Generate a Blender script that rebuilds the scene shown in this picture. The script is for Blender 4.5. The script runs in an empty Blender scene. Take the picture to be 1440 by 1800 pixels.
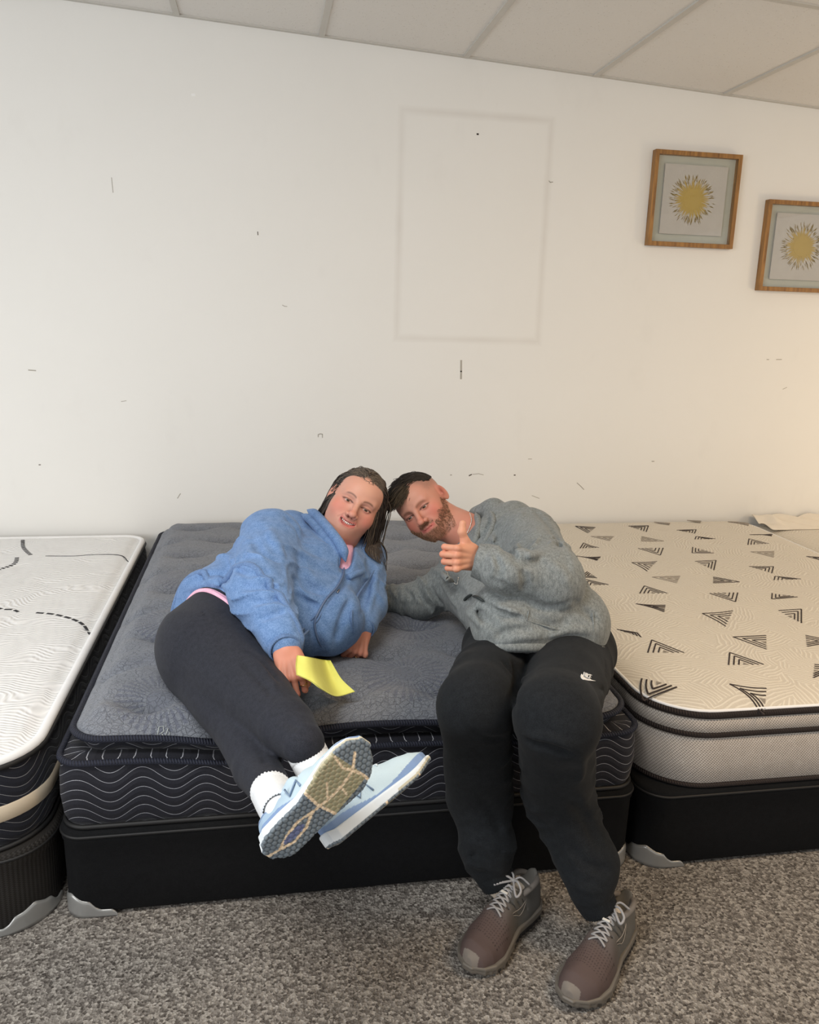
import bpy, bmesh, math, random
import numpy as np
from mathutils import Vector, Matrix

# ------------------------------------------------------------------ camera, world, lights, exposure
sc = bpy.context.scene
COL = sc.collection
F_PX = 1440.0                      # focal length in pixels of the 1440x1800 frame
CAM = np.array([0.0, 0.0, 1.5])
_d = np.array([-260.0, 350.0, -1440.0]); _d /= np.linalg.norm(_d)
_r = np.array([8110.0, 100.0, -1440.0]); _r -= _d * (_r @ _d); _r /= np.linalg.norm(_r)
_u = np.cross(_r, _d)
MC = np.stack([_r, _d, _u], 1)     # camera coords = MC @ world direction

cam = bpy.data.cameras.new('camera')
camo = bpy.data.objects.new('camera', cam); COL.objects.link(camo)
cam.sensor_fit = 'VERTICAL'; cam.sensor_height = 24.0; cam.sensor_width = 19.2
cam.lens = 24.0 * F_PX / 1800.0
cam.clip_start = 0.05
_m = Matrix([[*MC.T[i], CAM[i]] for i in range(3)] + [[0, 0, 0, 1]])
camo.matrix_world = _m
sc.camera = camo

sc.view_settings.view_transform = 'Standard'
sc.view_settings.look = 'None'
sc.view_settings.exposure = 0.0
sc.view_settings.gamma = 1.0
sc.view_settings.use_curve_mapping = False

w = bpy.data.worlds.new('World'); sc.world = w; w.use_nodes = True
bg = w.node_tree.nodes['Background']
bg.inputs[0].default_value = (0.96, 0.97, 0.97, 1); bg.inputs[1].default_value = 0.75

def area(name, loc, target, size, size_y, power, color):
    l = bpy.data.lights.new(name, 'AREA'); l.shape = 'RECTANGLE'
    l.size = size; l.size_y = size_y; l.energy = power; l.color = color
    o = bpy.data.objects.new(name, l); COL.objects.link(o)
    o.location = loc
    o.rotation_euler = (Vector(target) - Vector(loc)).to_track_quat('-Z', 'Y').to_euler()
    return o
area('shop_window_light', (-3.4, -0.6, 1.6), (-0.6, 3.8, 0.8), 2.4, 1.6, 74, (0.97, 0.98, 1.0))
area('ceiling_panel_light_left', (-0.55, 0.95, 2.60), (-0.55, 1.15, 0.0), 1.2, 0.6, 38, (0.99, 0.99, 0.97))
area('ceiling_panel_light_right', (2.1, 0.85, 2.48), (2.1, 1.4, 0.0), 1.2, 0.6, 31, (1.0, 0.70, 0.39))
_l = bpy.data.lights.new('warm_lamp_light', 'POINT'); _l.energy = 21; _l.color = (1.0, 0.68, 0.34); _l.shadow_soft_size = 0.2
_o = bpy.data.objects.new('warm_lamp_light', _l); COL.objects.link(_o); _o.location = (3.75, 2.8, 1.2)

# ------------------------------------------------------------------ measuring helpers
def ray(px, py):
    return MC.T @ np.array([(px - 720) / F_PX, -(py - 900) / F_PX, -1.0])
def W(px, py, D):                  # real point at depth D seen in that direction
    return CAM + ray(px, py) * D
def atz(px, py, z):
    v = ray(px, py); return CAM + v * (z - CAM[2]) / v[2]
def aty(px, py, y):
    v = ray(px, py); return CAM + v * y / v[1]
def cdir(a, b, c):
    v = MC.T @ np.array([a, b, c], float); return v / np.linalg.norm(v)
def nrm(v):
    v = np.asarray(v, float); return v / np.linalg.norm(v)

# ------------------------------------------------------------------ materials
def srgb(r, g, b):
    f = lambda c: (c / 255 / 12.92) if c <= 10 else ((c / 255 + 0.055) / 1.055) ** 2.4
    return (f(r), f(g), f(b))

class NT:
    """tiny node-building helper"""
    def __init__(s, name):
        s.m = bpy.data.materials.new(name); s.m.use_nodes = True
        s.t = s.m.node_tree; s.n = s.t.nodes; s.l = s.t.links
        s.b = s.n['Principled BSDF']
        s.tc = None
    def node(s, typ, **kw):
        n = s.n.new(typ)
        for k, v in kw.items(): setattr(n, k, v)
        return n
    def put(s, inp, v):
        if v is None: return
        if hasattr(v, 'links') or isinstance(v, bpy.types.NodeSocket): s.l.new(v, inp)
        elif isinstance(v, (tuple, list)):
            inp.default_value = (*v, 1) if len(v) == 3 and len(inp.default_value) == 4 else v
        else: inp.default_value = v
    def coord(s, kind='Object'):
        if s.tc is None: s.tc = s.node('ShaderNodeTexCoord')
        return s.tc.outputs[kind]
    def mapping(s, vec, scale=(1, 1, 1), loc=(0, 0, 0), rot=(0, 0, 0)):
        n = s.node('ShaderNodeMapping'); s.l.new(vec, n.inputs[0])
        n.inputs['Scale'].default_value = scale; n.inputs['Location'].default_value = loc
        n.inputs['Rotation'].default_value = rot
        return n.outputs[0]
    def noise(s, vec, scale, detail=3, rough=0.6, dist=0.0):
        n = s.node('ShaderNodeTexNoise'); s.l.new(vec, n.inputs['Vector'])
        n.inputs['Scale'].default_value = scale; n.inputs['Detail'].default_value = detail
        n.inputs['Roughness'].default_value = rough; n.inputs['Distortion'].default_value = dist
        return n.outputs['Fac']
    def vor(s, vec, scale, feature='F1', out='Distance'):
        n = s.node('ShaderNodeTexVoronoi', feature=feature); s.l.new(vec, n.inputs['Vector'])
        n.inputs['Scale'].default_value = scale
        return n.outputs[out]
    def math(s, op, a, b=None, c=None):
        n = s.node('ShaderNodeMath', operation=op)
        s.put(n.inputs[0], a); s.put(n.inputs[1], b); s.put(n.inputs[2], c)
        return n.outputs[0]
    def ramp(s, fac, stops):
        n = s.node('ShaderNodeValToRGB'); s.l.new(fac, n.inputs[0])
        e = n.color_ramp.elements
        while len(e) > 1: e.remove(e[-1])
        e[0].position = stops[0][0]; e[0].color = (*stops[0][1], 1)
        for p, c in stops[1:]:
            k = e.new(p); k.color = (*c, 1)
        return n.outputs[0]
    def mix(s, fac, a, b, mode='MIX'):
        n = s.node('ShaderNodeMix', data_type='RGBA', blend_type=mode)
        s.put(n.inputs[0], fac); s.put(n.inputs[6], a); s.put(n.inputs[7], b)
        return n.outputs[2]
    def sep(s, vec):
        n = s.node('ShaderNodeSeparateXYZ'); s.l.new(vec, n.inputs[0]); return n.outputs
    def comb(s, x, y, z):
        n = s.node('ShaderNodeCombineXYZ')
        for i, v in enumerate((x, y, z)): s.put(n.inputs[i], v)
        return n.outputs[0]
    def attr(s, name):
        n = s.node('ShaderNodeAttribute'); n.attribute_name = name; return n.outputs['Color']
    def bump(s, h, strength=0.3, dist=0.01, prev=None):
        n = s.node('ShaderNodeBump'); s.l.new(h, n.inputs['Height'])
        n.inputs['Strength'].default_value = strength; n.inputs['Distance'].default_value = dist
        if prev is not None: s.l.new(prev, n.inputs['Normal'])
        return n.outputs[0]
    def out(s, color=None, rough=None, bump=None, metal=None, sheen=None, spec=None):
        b = s.b
        if color is not None: s.put(b.inputs['Base Color'], color)
        if rough is not None: s.put(b.inputs['Roughness'], rough)
        if metal is not None: s.put(b.inputs['Metallic'], metal)
        if spec is not None: s.put(b.inputs['Specular IOR Level'], spec)
        if sheen is not None:
            s.put(b.inputs['Sheen Weight'], sheen); s.put(b.inputs['Sheen Roughness'], 0.5)
        if bump is not None: s.l.new(bump, b.inputs['Normal'])
        return s.m

def plain(name, c, rough=0.6, metal=0.0, spec=0.5, bscale=0, bstr=0.2, bdist=0.002, sheen=None):
    t = NT(name); bp = None
    if bscale: bp = t.bump(t.noise(t.coord(), bscale), bstr, bdist)
    nz = t.noise(t.coord(), 18, 4)
    col = t.mix(nz, tuple(x * 0.93 for x in c), tuple(min(1, x * 1.07) for x in c))
    return t.out(col, rough, bp, metal, sheen, spec)

def fabric(name, c1, c2, scale=260, bstr=0.35, rough=0.9, bdist=0.0015, sheen=0.15, contrast=(0.38, 0.62), warp=None):
    """knitted / heathered cloth"""
    t = NT(name)
    v = t.coord() if warp is None else t.mapping(t.coord(), warp)
    a = t.noise(v, scale, 4, 0.7); b = t.noise(v, scale * 0.17, 3, 0.6)
    f = t.math('ADD', t.math('MULTIPLY', a, 0.7), t.math('MULTIPLY', b, 0.3))
    col = t.ramp(f, [(contrast[0], c1), (contrast[1], c2)])
    return t.out(col, rough, t.bump(a, bstr, bdist), None, sheen, 0.2)

# ------------------------------------------------------------------ mesh helpers
ORG = {}
def mk(name, V, Fc, mats, parent=None, smooth=True, uv=None, cols=None, midx=None, at=None, **props):
    """one mesh object; V in world metres. A child shares its parent's origin."""
    V = np.asarray(V, float).reshape(-1, 3)
    if parent is not None: org = ORG[parent.name]
    elif at is not None: org = np.array(at, float)
    else: org = np.zeros(3)
    me = bpy.data.meshes.new(name)
    if isinstance(Fc, np.ndarray):
        n, k = Fc.shape
        me.vertices.add(len(V)); me.vertices.foreach_set('co', (V - org).ravel())
        me.loops.add(n * k); me.loops.foreach_set('vertex_index', Fc.ravel().astype(np.int32))
        me.polygons.add(n); me.polygons.foreach_set('loop_start', np.arange(0, n * k, k, dtype=np.int32))
        me.polygons.foreach_set('loop_total', np.full(n, k, dtype=np.int32))
        me.update(calc_edges=True)
    else:
        me.from_pydata((V - org).tolist(), [], [tuple(int(i) for i in f) for f in Fc]); me.update()
    if not isinstance(mats, (list, tuple)): mats = [mats]
    for m in mats: me.materials.append(m)
    me.polygons.foreach_set('use_smooth', np.full(len(me.polygons), bool(smooth)))
    if midx is not None: me.polygons.foreach_set('material_index', np.asarray(midx, dtype=np.int32))
    if uv is not None:
        lv = np.empty(len(me.loops), dtype=np.int32); me.loops.foreach_get('vertex_index', lv)
        ul = me.uv_layers.new(name='UVMap'); ul.data.foreach_set('uv', np.asarray(uv, float)[lv].ravel())
    if cols is not None:
        ca = me.color_attributes.new('Col', 'FLOAT_COLOR', 'POINT')
        c4 = np.ones((len(V), 4)); c4[:, :3] = cols
        ca.data.foreach_set('color', c4.ravel())
    me.validate(); me.update()
    o = bpy.data.objects.new(name, me); COL.objects.link(o)
    if parent is not None: o.parent = parent
    else: o.location = org
    ORG[o.name] = org
    for k2, v2 in props.items(): o[k2] = v2
    return o

def root(name, loc, **props):
    o = bpy.data.objects.new(name, None); COL.objects.link(o); o.location = loc
    o.empty_display_size = 0.1
    ORG[o.name] = np.array(loc, float)
    for k, v in props.items(): o[k] = v
    return o

def join(parts):
    """concatenate (V, F[, cols]) tuples of quads"""
    Vs, Fs, Cs, o = [], [], [], 0
    for p in parts:
        Vs.append(p[0]); Fs.append(np.asarray(p[1]) + o); o += len(p[0])
        if len(p) > 2: Cs.append(p[2])
    return np.concatenate(Vs), np.concatenate(Fs), (np.concatenate(Cs) if Cs else None)

def box(lo, hi):
    x0, y0, z0 = lo; x1, y1, z1 = hi
    V = np.array([(x0, y0, z0), (x1, y0, z0), (x1, y1, z0), (x0, y1, z0), (x0, y0, z1), (x1, y0, z1), (x1, y1, z1), (x0, y1, z1)], float)
    return V, np.array([(0, 3, 2, 1), (4, 5, 6, 7), (0, 1, 5, 4), (1, 2, 6, 5), (2, 3, 7, 6), (3, 0, 4, 7)])

def tube(pts, rad, n=8, closed=False, flat=1.0, up=None):
    """tube along a polyline; rad scalar or list; flat squashes along the second axis"""
    P = np.asarray(pts, float); m = len(P)
    R = np.full(m, rad) if np.isscalar(rad) else np.asarray(rad, float)
    if closed: T = np.roll(P, -1, 0) - np.roll(P, 1, 0)
    else:
        T = np.gradient(P, axis=0)
    T /= np.linalg.norm(T, axis=1)[:, None] + 1e-12
    ref = np.array([0, 0, 1.0]) if up is None else np.asarray(up, float)
    A = np.zeros_like(P); prev = None
    for i in range(m):
        r0 = ref if (prev is None or up is not None) else prev
        a = r0 - T[i] * (r0 @ T[i])
        if np.linalg.norm(a) < 1e-4:
            r0 = np.array([1.0, 0.1, 0]); a = r0 - T[i] * (r0 @ T[i])
        a /= np.linalg.norm(a); A[i] = a; prev = a
    B = np.cross(T, A)
    ph = np.linspace(0, 2 * np.pi, n, endpoint=False)
    V = (P[:, None] + R[:, None, None] * (np.cos(ph)[None, :, None] * A[:, None] * flat + np.sin(ph)[None, :, None] * B[:, None])).reshape(-1, 3)
    rows = m if closed else m - 1
    i = np.repeat(np.arange(rows), n); j = np.tile(np.arange(n), rows)
    i2 = (i + 1) % m; j2 = (j + 1) % n
    Fq = np.stack([i * n + j, i * n + j2, i2 * n + j2, i2 * n + j], 1)
    if not closed:                                  # collapse both ends to a point
        V = np.concatenate([V, P[:1], P[-1:]]); c0 = m * n; c1 = c0 + 1
        j = np.arange(n); j2 = (j + 1) % n
        e0 = np.stack([np.full(n, c0), j2, j, np.full(n, c0)], 1)
        e1 = np.stack([np.full(n, c1), (m - 1) * n + j, (m - 1) * n + j2, np.full(n, c1)], 1)
        Fq = [list(f) for f in Fq] + [list(f[:3]) for f in e0] + [list(f[:3]) for f in e1]
    return V, Fq

def joinl(parts):
    V, Fc, o = [], [], 0
    for p in parts:
        V.append(np.asarray(p[0], float)); Fc += [tuple(int(i) + o for i in f) for f in p[1]]; o += len(p[0])
    return np.concatenate(V), Fc

def smooth_line(pts, n):
    """Catmull-Rom through pts"""
    P = np.asarray(pts, float); P = np.vstack([2 * P[0] - P[1], P, 2 * P[-1] - P[-2]])
    t = np.linspace(0, len(P) - 3 - 1e-6, n); k = t.astype(int); f = (t - k)[:, None]
    a, b, c, d = P[k], P[k + 1], P[k + 2], P[k + 3]
    return 0.5 * (2 * b + (c - a) * f + (2 * a - 5 * b + 4 * c - d) * f ** 2 + (3 * b - a - 3 * c + d) * f ** 3)

# ------------------------------------------------------------------ signed-distance modelling
def ell(c, r, R=None):
    c = np.asarray(c, float); r = np.asarray(r, float)
    def f(P):
        q = P - c
        if R is not None: q = q @ R
        k0 = np.linalg.norm(q / r, axis=1); k1 = np.linalg.norm(q / (r * r), axis=1)
        return k0 * (k0 - 1) / (k1 + 1e-9)
    return f
def cone(a, b, ra, rb):
    a = np.asarray(a, float); b = np.asarray(b, float); ab = b - a; L2 = ab @ ab + 1e-12
    def f(P):
        q = P - a; t = np.clip(q @ ab / L2, 0, 1)
        return np.linalg.norm(q - t[:, None] * ab, axis=1) - (ra + (rb - ra) * t)
    return f
def plane(p, n):                    # inside where (x-p).n < 0
    p = np.asarray(p, float); n = nrm(n)
    return lambda P: (P - p) @ n
def ubox(c, h, R=None, r=0.0):
    c = np.asarray(c, float); h = np.asarray(h, float)
    def f(P):
        q = P - c
        if R is not None: q = q @ R
        q = np.abs(q) - (h - r)
        return np.linalg.norm(np.maximum(q, 0), axis=1) + np.minimum(q.max(axis=1), 0) - r
    return f
def smin(a, b, k):
    if k <= 0: return np.minimum(a, b)
    h = np.maximum(k - np.abs(a - b), 0) / k
    return np.minimum(a, b) - h * h * k * 0.25
def chain(pts, rads, k=0.02):
    return [('u', k, cone(pts[i], pts[i + 1], rads[i], rads[i + 1])) for i in range(len(pts) - 1)]
def compile_sdf(ops):
    def f(P):
        P = np.asarray(P, float); d = np.full(len(P), 1.0)
        for op, k, fn in ops:
            v = fn(P)
            if op == 'u': d = smin(d, v, k)
            elif op == 'd': d = -smin(-d, v, k)
            elif op == 'i': d = -smin(-d, -v, k)
            elif op == 'a': d = d + v
        return d
    return f

def polymesh(f, lo, hi, h, bs=8, dense=False):
    """sparse surface nets -> (V, quads)"""
    lo = np.asarray(lo, float); n = np.ceil((np.asarray(hi) - lo) / h / bs).astype(int) * bs
    D = np.full(tuple(n + 1), np.float32(1.0), dtype=np.float32)
    nb = n // bs
    cx, cy, cz = np.meshgrid(*[np.arange(k) for k in nb], indexing='ij')
    B = np.stack([cx.ravel(), cy.ravel(), cz.ravel()], 1)
    cen = lo + (B + 0.5) * bs * h
    dc = f(cen)
    act = B if dense else B[np.abs(dc) < bs * h * 1.25]
    ins = B[dc < 0]
    for b in ins:
        D[b[0] * bs:b[0] * bs + bs + 1, b[1] * bs:b[1] * bs + bs + 1, b[2] * bs:b[2] * bs + bs + 1] = -1
    g = np.arange(bs + 1); gx, gy, gz = np.meshgrid(g, g, g, indexing='ij')
    G = np.stack([gx.ravel(), gy.ravel(), gz.ravel()], 1)
    for s in range(0, len(act), 600):
        bb = act[s:s + 600]
        idx = (bb[:, None] * bs + G[None]).reshape(-1, 3)
        v = f(lo + idx * h)
        D[idx[:, 0], idx[:, 1], idx[:, 2]] = v
    S = D < 0
    c = [S[i:S.shape[0] - 1 + i, j:S.shape[1] - 1 + j, k:S.shape[2] - 1 + k] for i in (0, 1) for j in (0, 1) for k in (0, 1)]
    cnt = sum(x.astype(np.int8) for x in c)
    ai, aj, ak = np.nonzero((cnt > 0) & (cnt < 8))
    ids = np.full(cnt.shape, -1, dtype=np.int32); ids[ai, aj, ak] = np.arange(len(ai))
    acc = np.zeros((len(ai), 3)); num = np.zeros(len(ai))
    base = np.stack([ai, aj, ak], 1)
    off = [(0, 0, 0), (1, 0, 0), (0, 1, 0), (1, 1, 0), (0, 0, 1), (1, 0, 1), (0, 1, 1), (1, 1, 1)]
    for p in range(8):
        for ax in range(3):
            if off[p][ax]: continue
            q = list(off[p]); q[ax] = 1
            d0 = D[ai + off[p][0], aj + off[p][1], ak + off[p][2]]; d1 = D[ai + q[0], aj + q[1], ak + q[2]]
            m = (d0 < 0) != (d1 < 0)
            t = np.where(m, d0 / (d0 - d1 + 1e-20), 0)
            pt = np.tile(np.array(off[p], float), (len(ai), 1)); pt[:, ax] += t
            acc[m] += pt[m]; num[m] += 1
    V = lo + (base + acc / num[:, None]) * h
    quads = []
    for ax in range(3):
        sl0 = [slice(None)] * 3; sl1 = [slice(None)] * 3
        sl0[ax] = slice(0, -1); sl1[ax] = slice(1, None)
        m = S[tuple(sl0)] != S[tuple(sl1)]
        i, j, k = np.nonzero(m); I = [i, j, k]
        o1, o2 = (ax + 1) % 3, (ax + 2) % 3
        ok = (I[o1] > 0) & (I[o2] > 0) & (I[o1] < cnt.shape[o1]) & (I[o2] < cnt.shape[o2])
        I = [x[ok] for x in I]
        flip = S[I[0], I[1], I[2]]
        def cell(a, b):
            J = [x.copy() for x in I]; J[o1] -= a; J[o2] -= b; return ids[J[0], J[1], J[2]]
        q = np.stack([cell(1, 1), cell(0, 1), cell(0, 0), cell(1, 0)], 1)
        q[~flip] = q[~flip][:, ::-1]
        quads.append(q)
    Q = np.concatenate(quads); Q = Q[(Q >= 0).all(1)]
    return V, Q

def relax(V, Q, it=2, lam=0.5):
    n = len(V); e = np.concatenate([Q[:, [0, 1]], Q[:, [1, 2]], Q[:, [2, 3]], Q[:, [3, 0]]])
    for _ in range(it):
        s = np.zeros_like(V); c = np.zeros(n)
        for a in (0, 1):
            for k in range(3): s[:, k] += np.bincount(e[:, a], weights=V[e[:, 1 - a], k], minlength=n)
            c += np.bincount(e[:, a], minlength=n)
        V = V + lam * (s / np.maximum(c, 1)[:, None] - V)
    return V

def hits(f, pix, d0=0.9, d1=4.5):
    """where the sight lines of these pixels meet a modelled surface"""
    dirs = np.array([ray(*p) for p in pix]); L = np.linalg.norm(dirs, axis=1)[:, None]; dirs = dirs / L
    t = np.full(len(pix), d0)
    for _ in range(140):
        d = f(CAM + dirs * t[:, None]); t = np.minimum(t + np.clip(d, -0.05, 0.3) * 0.7, d1)
    return CAM + dirs * t[:, None]

def creases(f, lst):
    """folds pressed into cloth: each entry (pixel polyline, width m, depth m; positive = groove)"""
    segs = []
    for pts, wd, dp in lst:
        H = hits(f, pts)
        H = smooth_line(H, max(3, len(H) * 3))
        for i in range(len(H) - 1):
            segs.append((H[i], H[i + 1], wd, dp, i / (len(H) - 1)))
    groups = {}
    k = 0
    for pts, wd, dp in lst:
        m = max(3, len(pts) * 3) - 1
        groups[len(groups)] = (segs[k:k + m], wd * 0.95, dp * 2.7); k += m
    def disp(P):
        out = np.zeros(len(P))
        for g, wd, dp in groups.values():
            c = np.mean([s[0] for s in g], axis=0); R = max(np.linalg.norm(s[0] - c) for s in g) + 4 * wd + 0.02
            near = np.nonzero(((P - c) ** 2).sum(1) < R * R)[0]
            if len(near) == 0: continue
            Q = P[near]; best = np.full(len(Q), 9.0); fade = np.ones(len(Q))
            for a, b, _, _, s in g:
                ab = b - a; t = np.clip((Q - a) @ ab / (ab @ ab + 1e-12), 0, 1)
                dd = np.linalg.norm(Q - a - t[:, None] * ab, axis=1)
                m = dd < best; best[m] = dd[m]
                ss = s + t * (1 / len(g)); fd = np.clip(np.minimum(ss, 1 - ss) * 5, 0.15, 1)
                fade[m] = fd[m]
            out[near] += dp * fade * np.exp(-(best / wd) ** 2)
        return np.clip(out, -.013, .015)
    return ('a', 0, disp)

def ring_on(f, p0, n, cen, lift=0.0, m=72, rmax=.34):
    """closed curve where the plane (p0, n) cuts a modelled surface"""
    n = nrm(n); cen = np.asarray(cen) - n * ((np.asarray(cen) - p0) @ n)
    a = nrm(np.cross(n, [0, 0, 1.0])); b = np.cross(n, a); th = np.linspace(0, 2 * np.pi, m, endpoint=False)
    Dr = np.cos(th)[:, None] * a + np.sin(th)[:, None] * b; r = np.full(m, rmax)
    for _ in range(120): r = r - np.maximum(f(cen + Dr * r[:, None]), -.02) * .7; r = np.maximum(r, .01)
    return cen + Dr * (r + lift)[:, None]

def wob(amp, freq, seed=0):
    """gentle irregular undulation of cloth"""
    rs = np.random.RandomState(seed); D = rs.normal(size=(7, 3)); D /= np.linalg.norm(D, axis=1)[:, None]
    fr = freq * rs.uniform(0.6, 1.6, 7); ph = rs.uniform(0, 6.28, 7)
    def g(P):
        s = np.zeros(len(P)); Q = P + 0.02 * np.sin(P[:, [1, 2, 0]] * freq * 0.5)
        for i in range(7): s += np.sin(Q @ D[i] * fr[i] + ph[i])
        return amp * s / 2.6
    return ('a', 0, g)

def gathers(a, b, axis, amp, wl, reach, seed=0):
    """bunched folds of cloth between a and b, their lines running across `axis`"""
    a = np.asarray(a, float); b = np.asarray(b, float); ab = b - a; n = nrm(axis); rs = np.random.RandomState(seed); ph = rs.uniform(0, 6.28, 4)
    u = nrm(np.cross(n, [0.3, 0.5, 0.8])); v = np.cross(n, u)
    def g(P):
        q = P - a; t = np.clip(q @ ab / (ab @ ab), 0, 1); dist = np.linalg.norm(q - t[:, None] * ab, axis=1)
        m = np.exp(-np.maximum(dist / reach - 1, 0) ** 2 * 12) * np.clip(np.minimum(t, 1 - t) * 5 + .15, 0, 1)
        s = q @ n; x = q @ u; y = q @ v
        w = s + .022 * np.sin(x * 21 + ph[0]) + .018 * np.sin(y * 25 + ph[1]) + .010 * np.sin((x + y) * 47 + ph[2])
        r1 = (1 - np.abs(np.sin(np.pi * w / wl + ph[3]))) ** 2.0
        k = .45 + .55 * np.sin(x * 13 + y * 9 + s * 11 + ph[1])
        return -amp * r1 * m * np.clip(k, 0, 1)
    return ('a', 0, g)

def tolocal(f, R, c):               # evaluate a local-space function at world points (R columns = local axes in world)
    return lambda P: f((P - c) @ R)
# ================================================================== ROOM
WY = 3.95                                           # face of the back wall
ceil_z = lambda x: 2.69 - 0.0505 * x                # the grid runs slightly downhill to the right

def wall_mat():
    t = NT('painted_wall'); v = t.coord(); x, y, z = t.sep(v)
    # faint dirty outline left by a poster
    dx = t.math('SUBTRACT', t.math('ABSOLUTE', t.math('SUBTRACT', x, 0.985)), 0.352)
    dz = t.math('SUBTRACT', t.math('ABSOLUTE', t.math('SUBTRACT', z, 1.905)), 0.502)
    d = t.math('ABSOLUTE', t.math('MAXIMUM', dx, dz))
    wobn = t.noise(t.mapping(v, (6, 1, 6)), 1.0, 3)
    ring = t.ramp(t.math('ADD', d, t.math('MULTIPLY', wobn, 0.012)), [(0.006, (1, 1, 1)), (0.030, (0, 0, 0))])
    side = t.noise(t.mapping(v, (2.2, 1, 2.2)), 1.0, 3)
    st = t.math('MULTIPLY', ring, t.math('MULTIPLY', side, 0.42))
    base = t.mix(t.noise(v, 2.0, 4), (0.795, 0.788, 0.755), (0.825, 0.818, 0.788))
    base = t.mix(st, base, (0.50, 0.45, 0.40))
    blot = t.ramp(t.noise(t.mapping(v, (5, 1, 2.5)), 1.0, 4), [(0.60, (0, 0, 0)), (0.80, (1, 1, 1))])
    base = t.mix(t.math('MULTIPLY', blot, 0.12), base, (0.55, 0.53, 0.50))
    return t.out(base, 0.75, t.bump(t.noise(v, 160, 3), 0.06, 0.002), spec=0.25)
M_wall = wall_mat()
M_scuff = plain('scuff_grey', srgb(172, 167, 158), 0.8)
M_scuffd = plain('scuff_dark', srgb(96, 88, 80), 0.8)
M_spack = plain('filler_white', srgb(240, 240, 238), 0.7)
M_hole = plain('hole_dark', srgb(40, 30, 22), 0.9)

parts = [box((-2.6, WY, 0), (4.6, WY + 0.12, 2.95))]; midx = [0] * 6
def mark(pts, wd, mi):                              # a scuff: a sliver of material standing 0.4 mm proud
    for a, b in zip(pts[:-1], pts[1:]):
        a = np.array(a, float); b = np.array(b, float); t = nrm(b - a); nn = np.array([-t[1], t[0]]) * wd / 2
        q = [a - nn - t * wd * .3, b - nn + t * wd * .3, b + nn + t * wd * .3, a + nn - t * wd * .3]
        V = np.array([(p[0], WY + 0.001, p[1]) for p in q] + [(p[0], WY - 0.0005, p[1]) for p in q])
        parts.append((V, np.array([(4, 5, 6, 7), (0, 4, 7, 3), (1, 2, 6, 5), (0, 1, 5, 4), (3, 7, 6, 2), (0, 3, 2, 1)])))
        midx.extend([mi] * 6)
mark([(-0.283, 2.403), (-0.273, 2.404)], 0.010, 3)
mark([(-0.013, 1.855), (-0.012, 1.842)], 0.004, 2)
mark([(0.095, 1.538), (0.104, 1.533), (0.116, 1.532)], 0.003, 1)
mark([(-1.030, 1.221), (-1.000, 1.219)], 0.005, 1)
mark([(-0.640, 1.085), (-0.618, 1.089)], 0.003, 1)
mark([(0.262, 0.925), (0.262, 0.936), (0.272, 0.940), (0.282, 0.938), (0.282, 0.922)], 0.004, 1)
mark([(-1.017, 0.791), (-1.010, 0.791)], 0.004, 2)
mark([(-0.406, 0.628), (-0.392, 0.650)], 0.004, 1)
mark([(-0.632, 2.050), (-0.629, 1.990)], 0.003, 1)
mark([(0.984, 2.327), (0.990, 2.327)], 0.007, 4)
mark([(1.343, 2.145), (1.350, 2.139), (1.362, 2.141)], 0.004, 1)
mark([(0.955, 1.302), (0.957, 1.25), (0.958, 1.215)], 0.009, 1)
mark([(1.022, 0.731), (1.034, 0.737)], 0.006, 2)
mark([(1.040, 0.738), (1.070, 0.741), (1.096, 0.735)], 0.003, 1)
mark([(1.258, 0.733), (1.264, 0.733)], 0.006, 2)
mark([(0.925, 0.735), (0.931, 0.735)], 0.005, 1)
mark([(1.600, 0.690), (1.622, 0.672), (1.640, 0.655)], 0.004, 1)
mark([(2.004, 0.803), (2.016, 0.803)], 0.005, 1)
mark([(2.645, 1.341), (2.675, 1.342)], 0.004, 1)
mark([(2.590, 1.340), (2.602, 1.340)], 0.004, 1)
mark([(2.705, 1.188), (2.727, 1.198)], 0.003, 1)
mark([(1.328, 0.816), (1.346, 0.816)], 0.003, 1)
mark([(1.36, 0.625), (1.40, 0.610)], 0.003, 1)
V, Q, _ = join(parts)
mk('wall_back', V, Q, [M_wall, M_scuff, M_scuffd, M_spack, M_hole], smooth=False, midx=midx, kind='structure')

def ceil_mat():
    t = NT('ceiling_tile'); v = t.coord()
    pits = t.vor(v, 95); f = t.noise(v, 60, 4, 0.75)
    m = t.math('MULTIPLY', t.ramp(pits, [(0.10, (1, 1, 1)), (0.24, (0, 0, 0))]), t.ramp(f, [(0.50, (0, 0, 0)), (0.62, (1, 1, 1))]))
    col = t.mix(m, (0.74, 0.72, 0.69), (0.40, 0.37, 0.33))
    h = t.math('SUBTRACT', f, m)
    return t.out(col, 0.95, t.bump(h, 0.35, 0.004), spec=0.1)
M_tile = ceil_mat()
M_tbar = plain('tee_bar_paint', (0.54, 0.52, 0.48), 0.5)
xa, xb = -2.6, 4.6
V = np.array([(xa, -2.5, ceil_z(xa)), (xb, -2.5, ceil_z(xb)), (xb, WY, ceil_z(xb)), (xa, WY, ceil_z(xa)),
              (xa, -2.5, ceil_z(xa) + .02), (xb, -2.5, ceil_z(xb) + .02), (xb, WY, ceil_z(xb) + .02), (xa, WY, ceil_z(xa) + .02)])
mk('ceiling', V, box((0, 0, 0), (1, 1, 1))[1], M_tile, smooth=False, kind='structure')
gp = []
def bar(x0, x1, y0, y1, dz=0.007):
    V, Q = box((x0, y0, 0), (x1, y1, 1)); V = V.copy()
    for q in V: q[2] = ceil_z(q[0]) + (0.002 if q[2] > .5 else -dz)
    gp.append((V, Q))
for x in [-2.18, -1.57, -0.95, -0.336, 0.27, 0.914, 1.532, 2.186, 2.80, 3.42, 4.03]:
    bar(x - 0.013, x + 0.013, -2.5, WY - 0.002)
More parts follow.
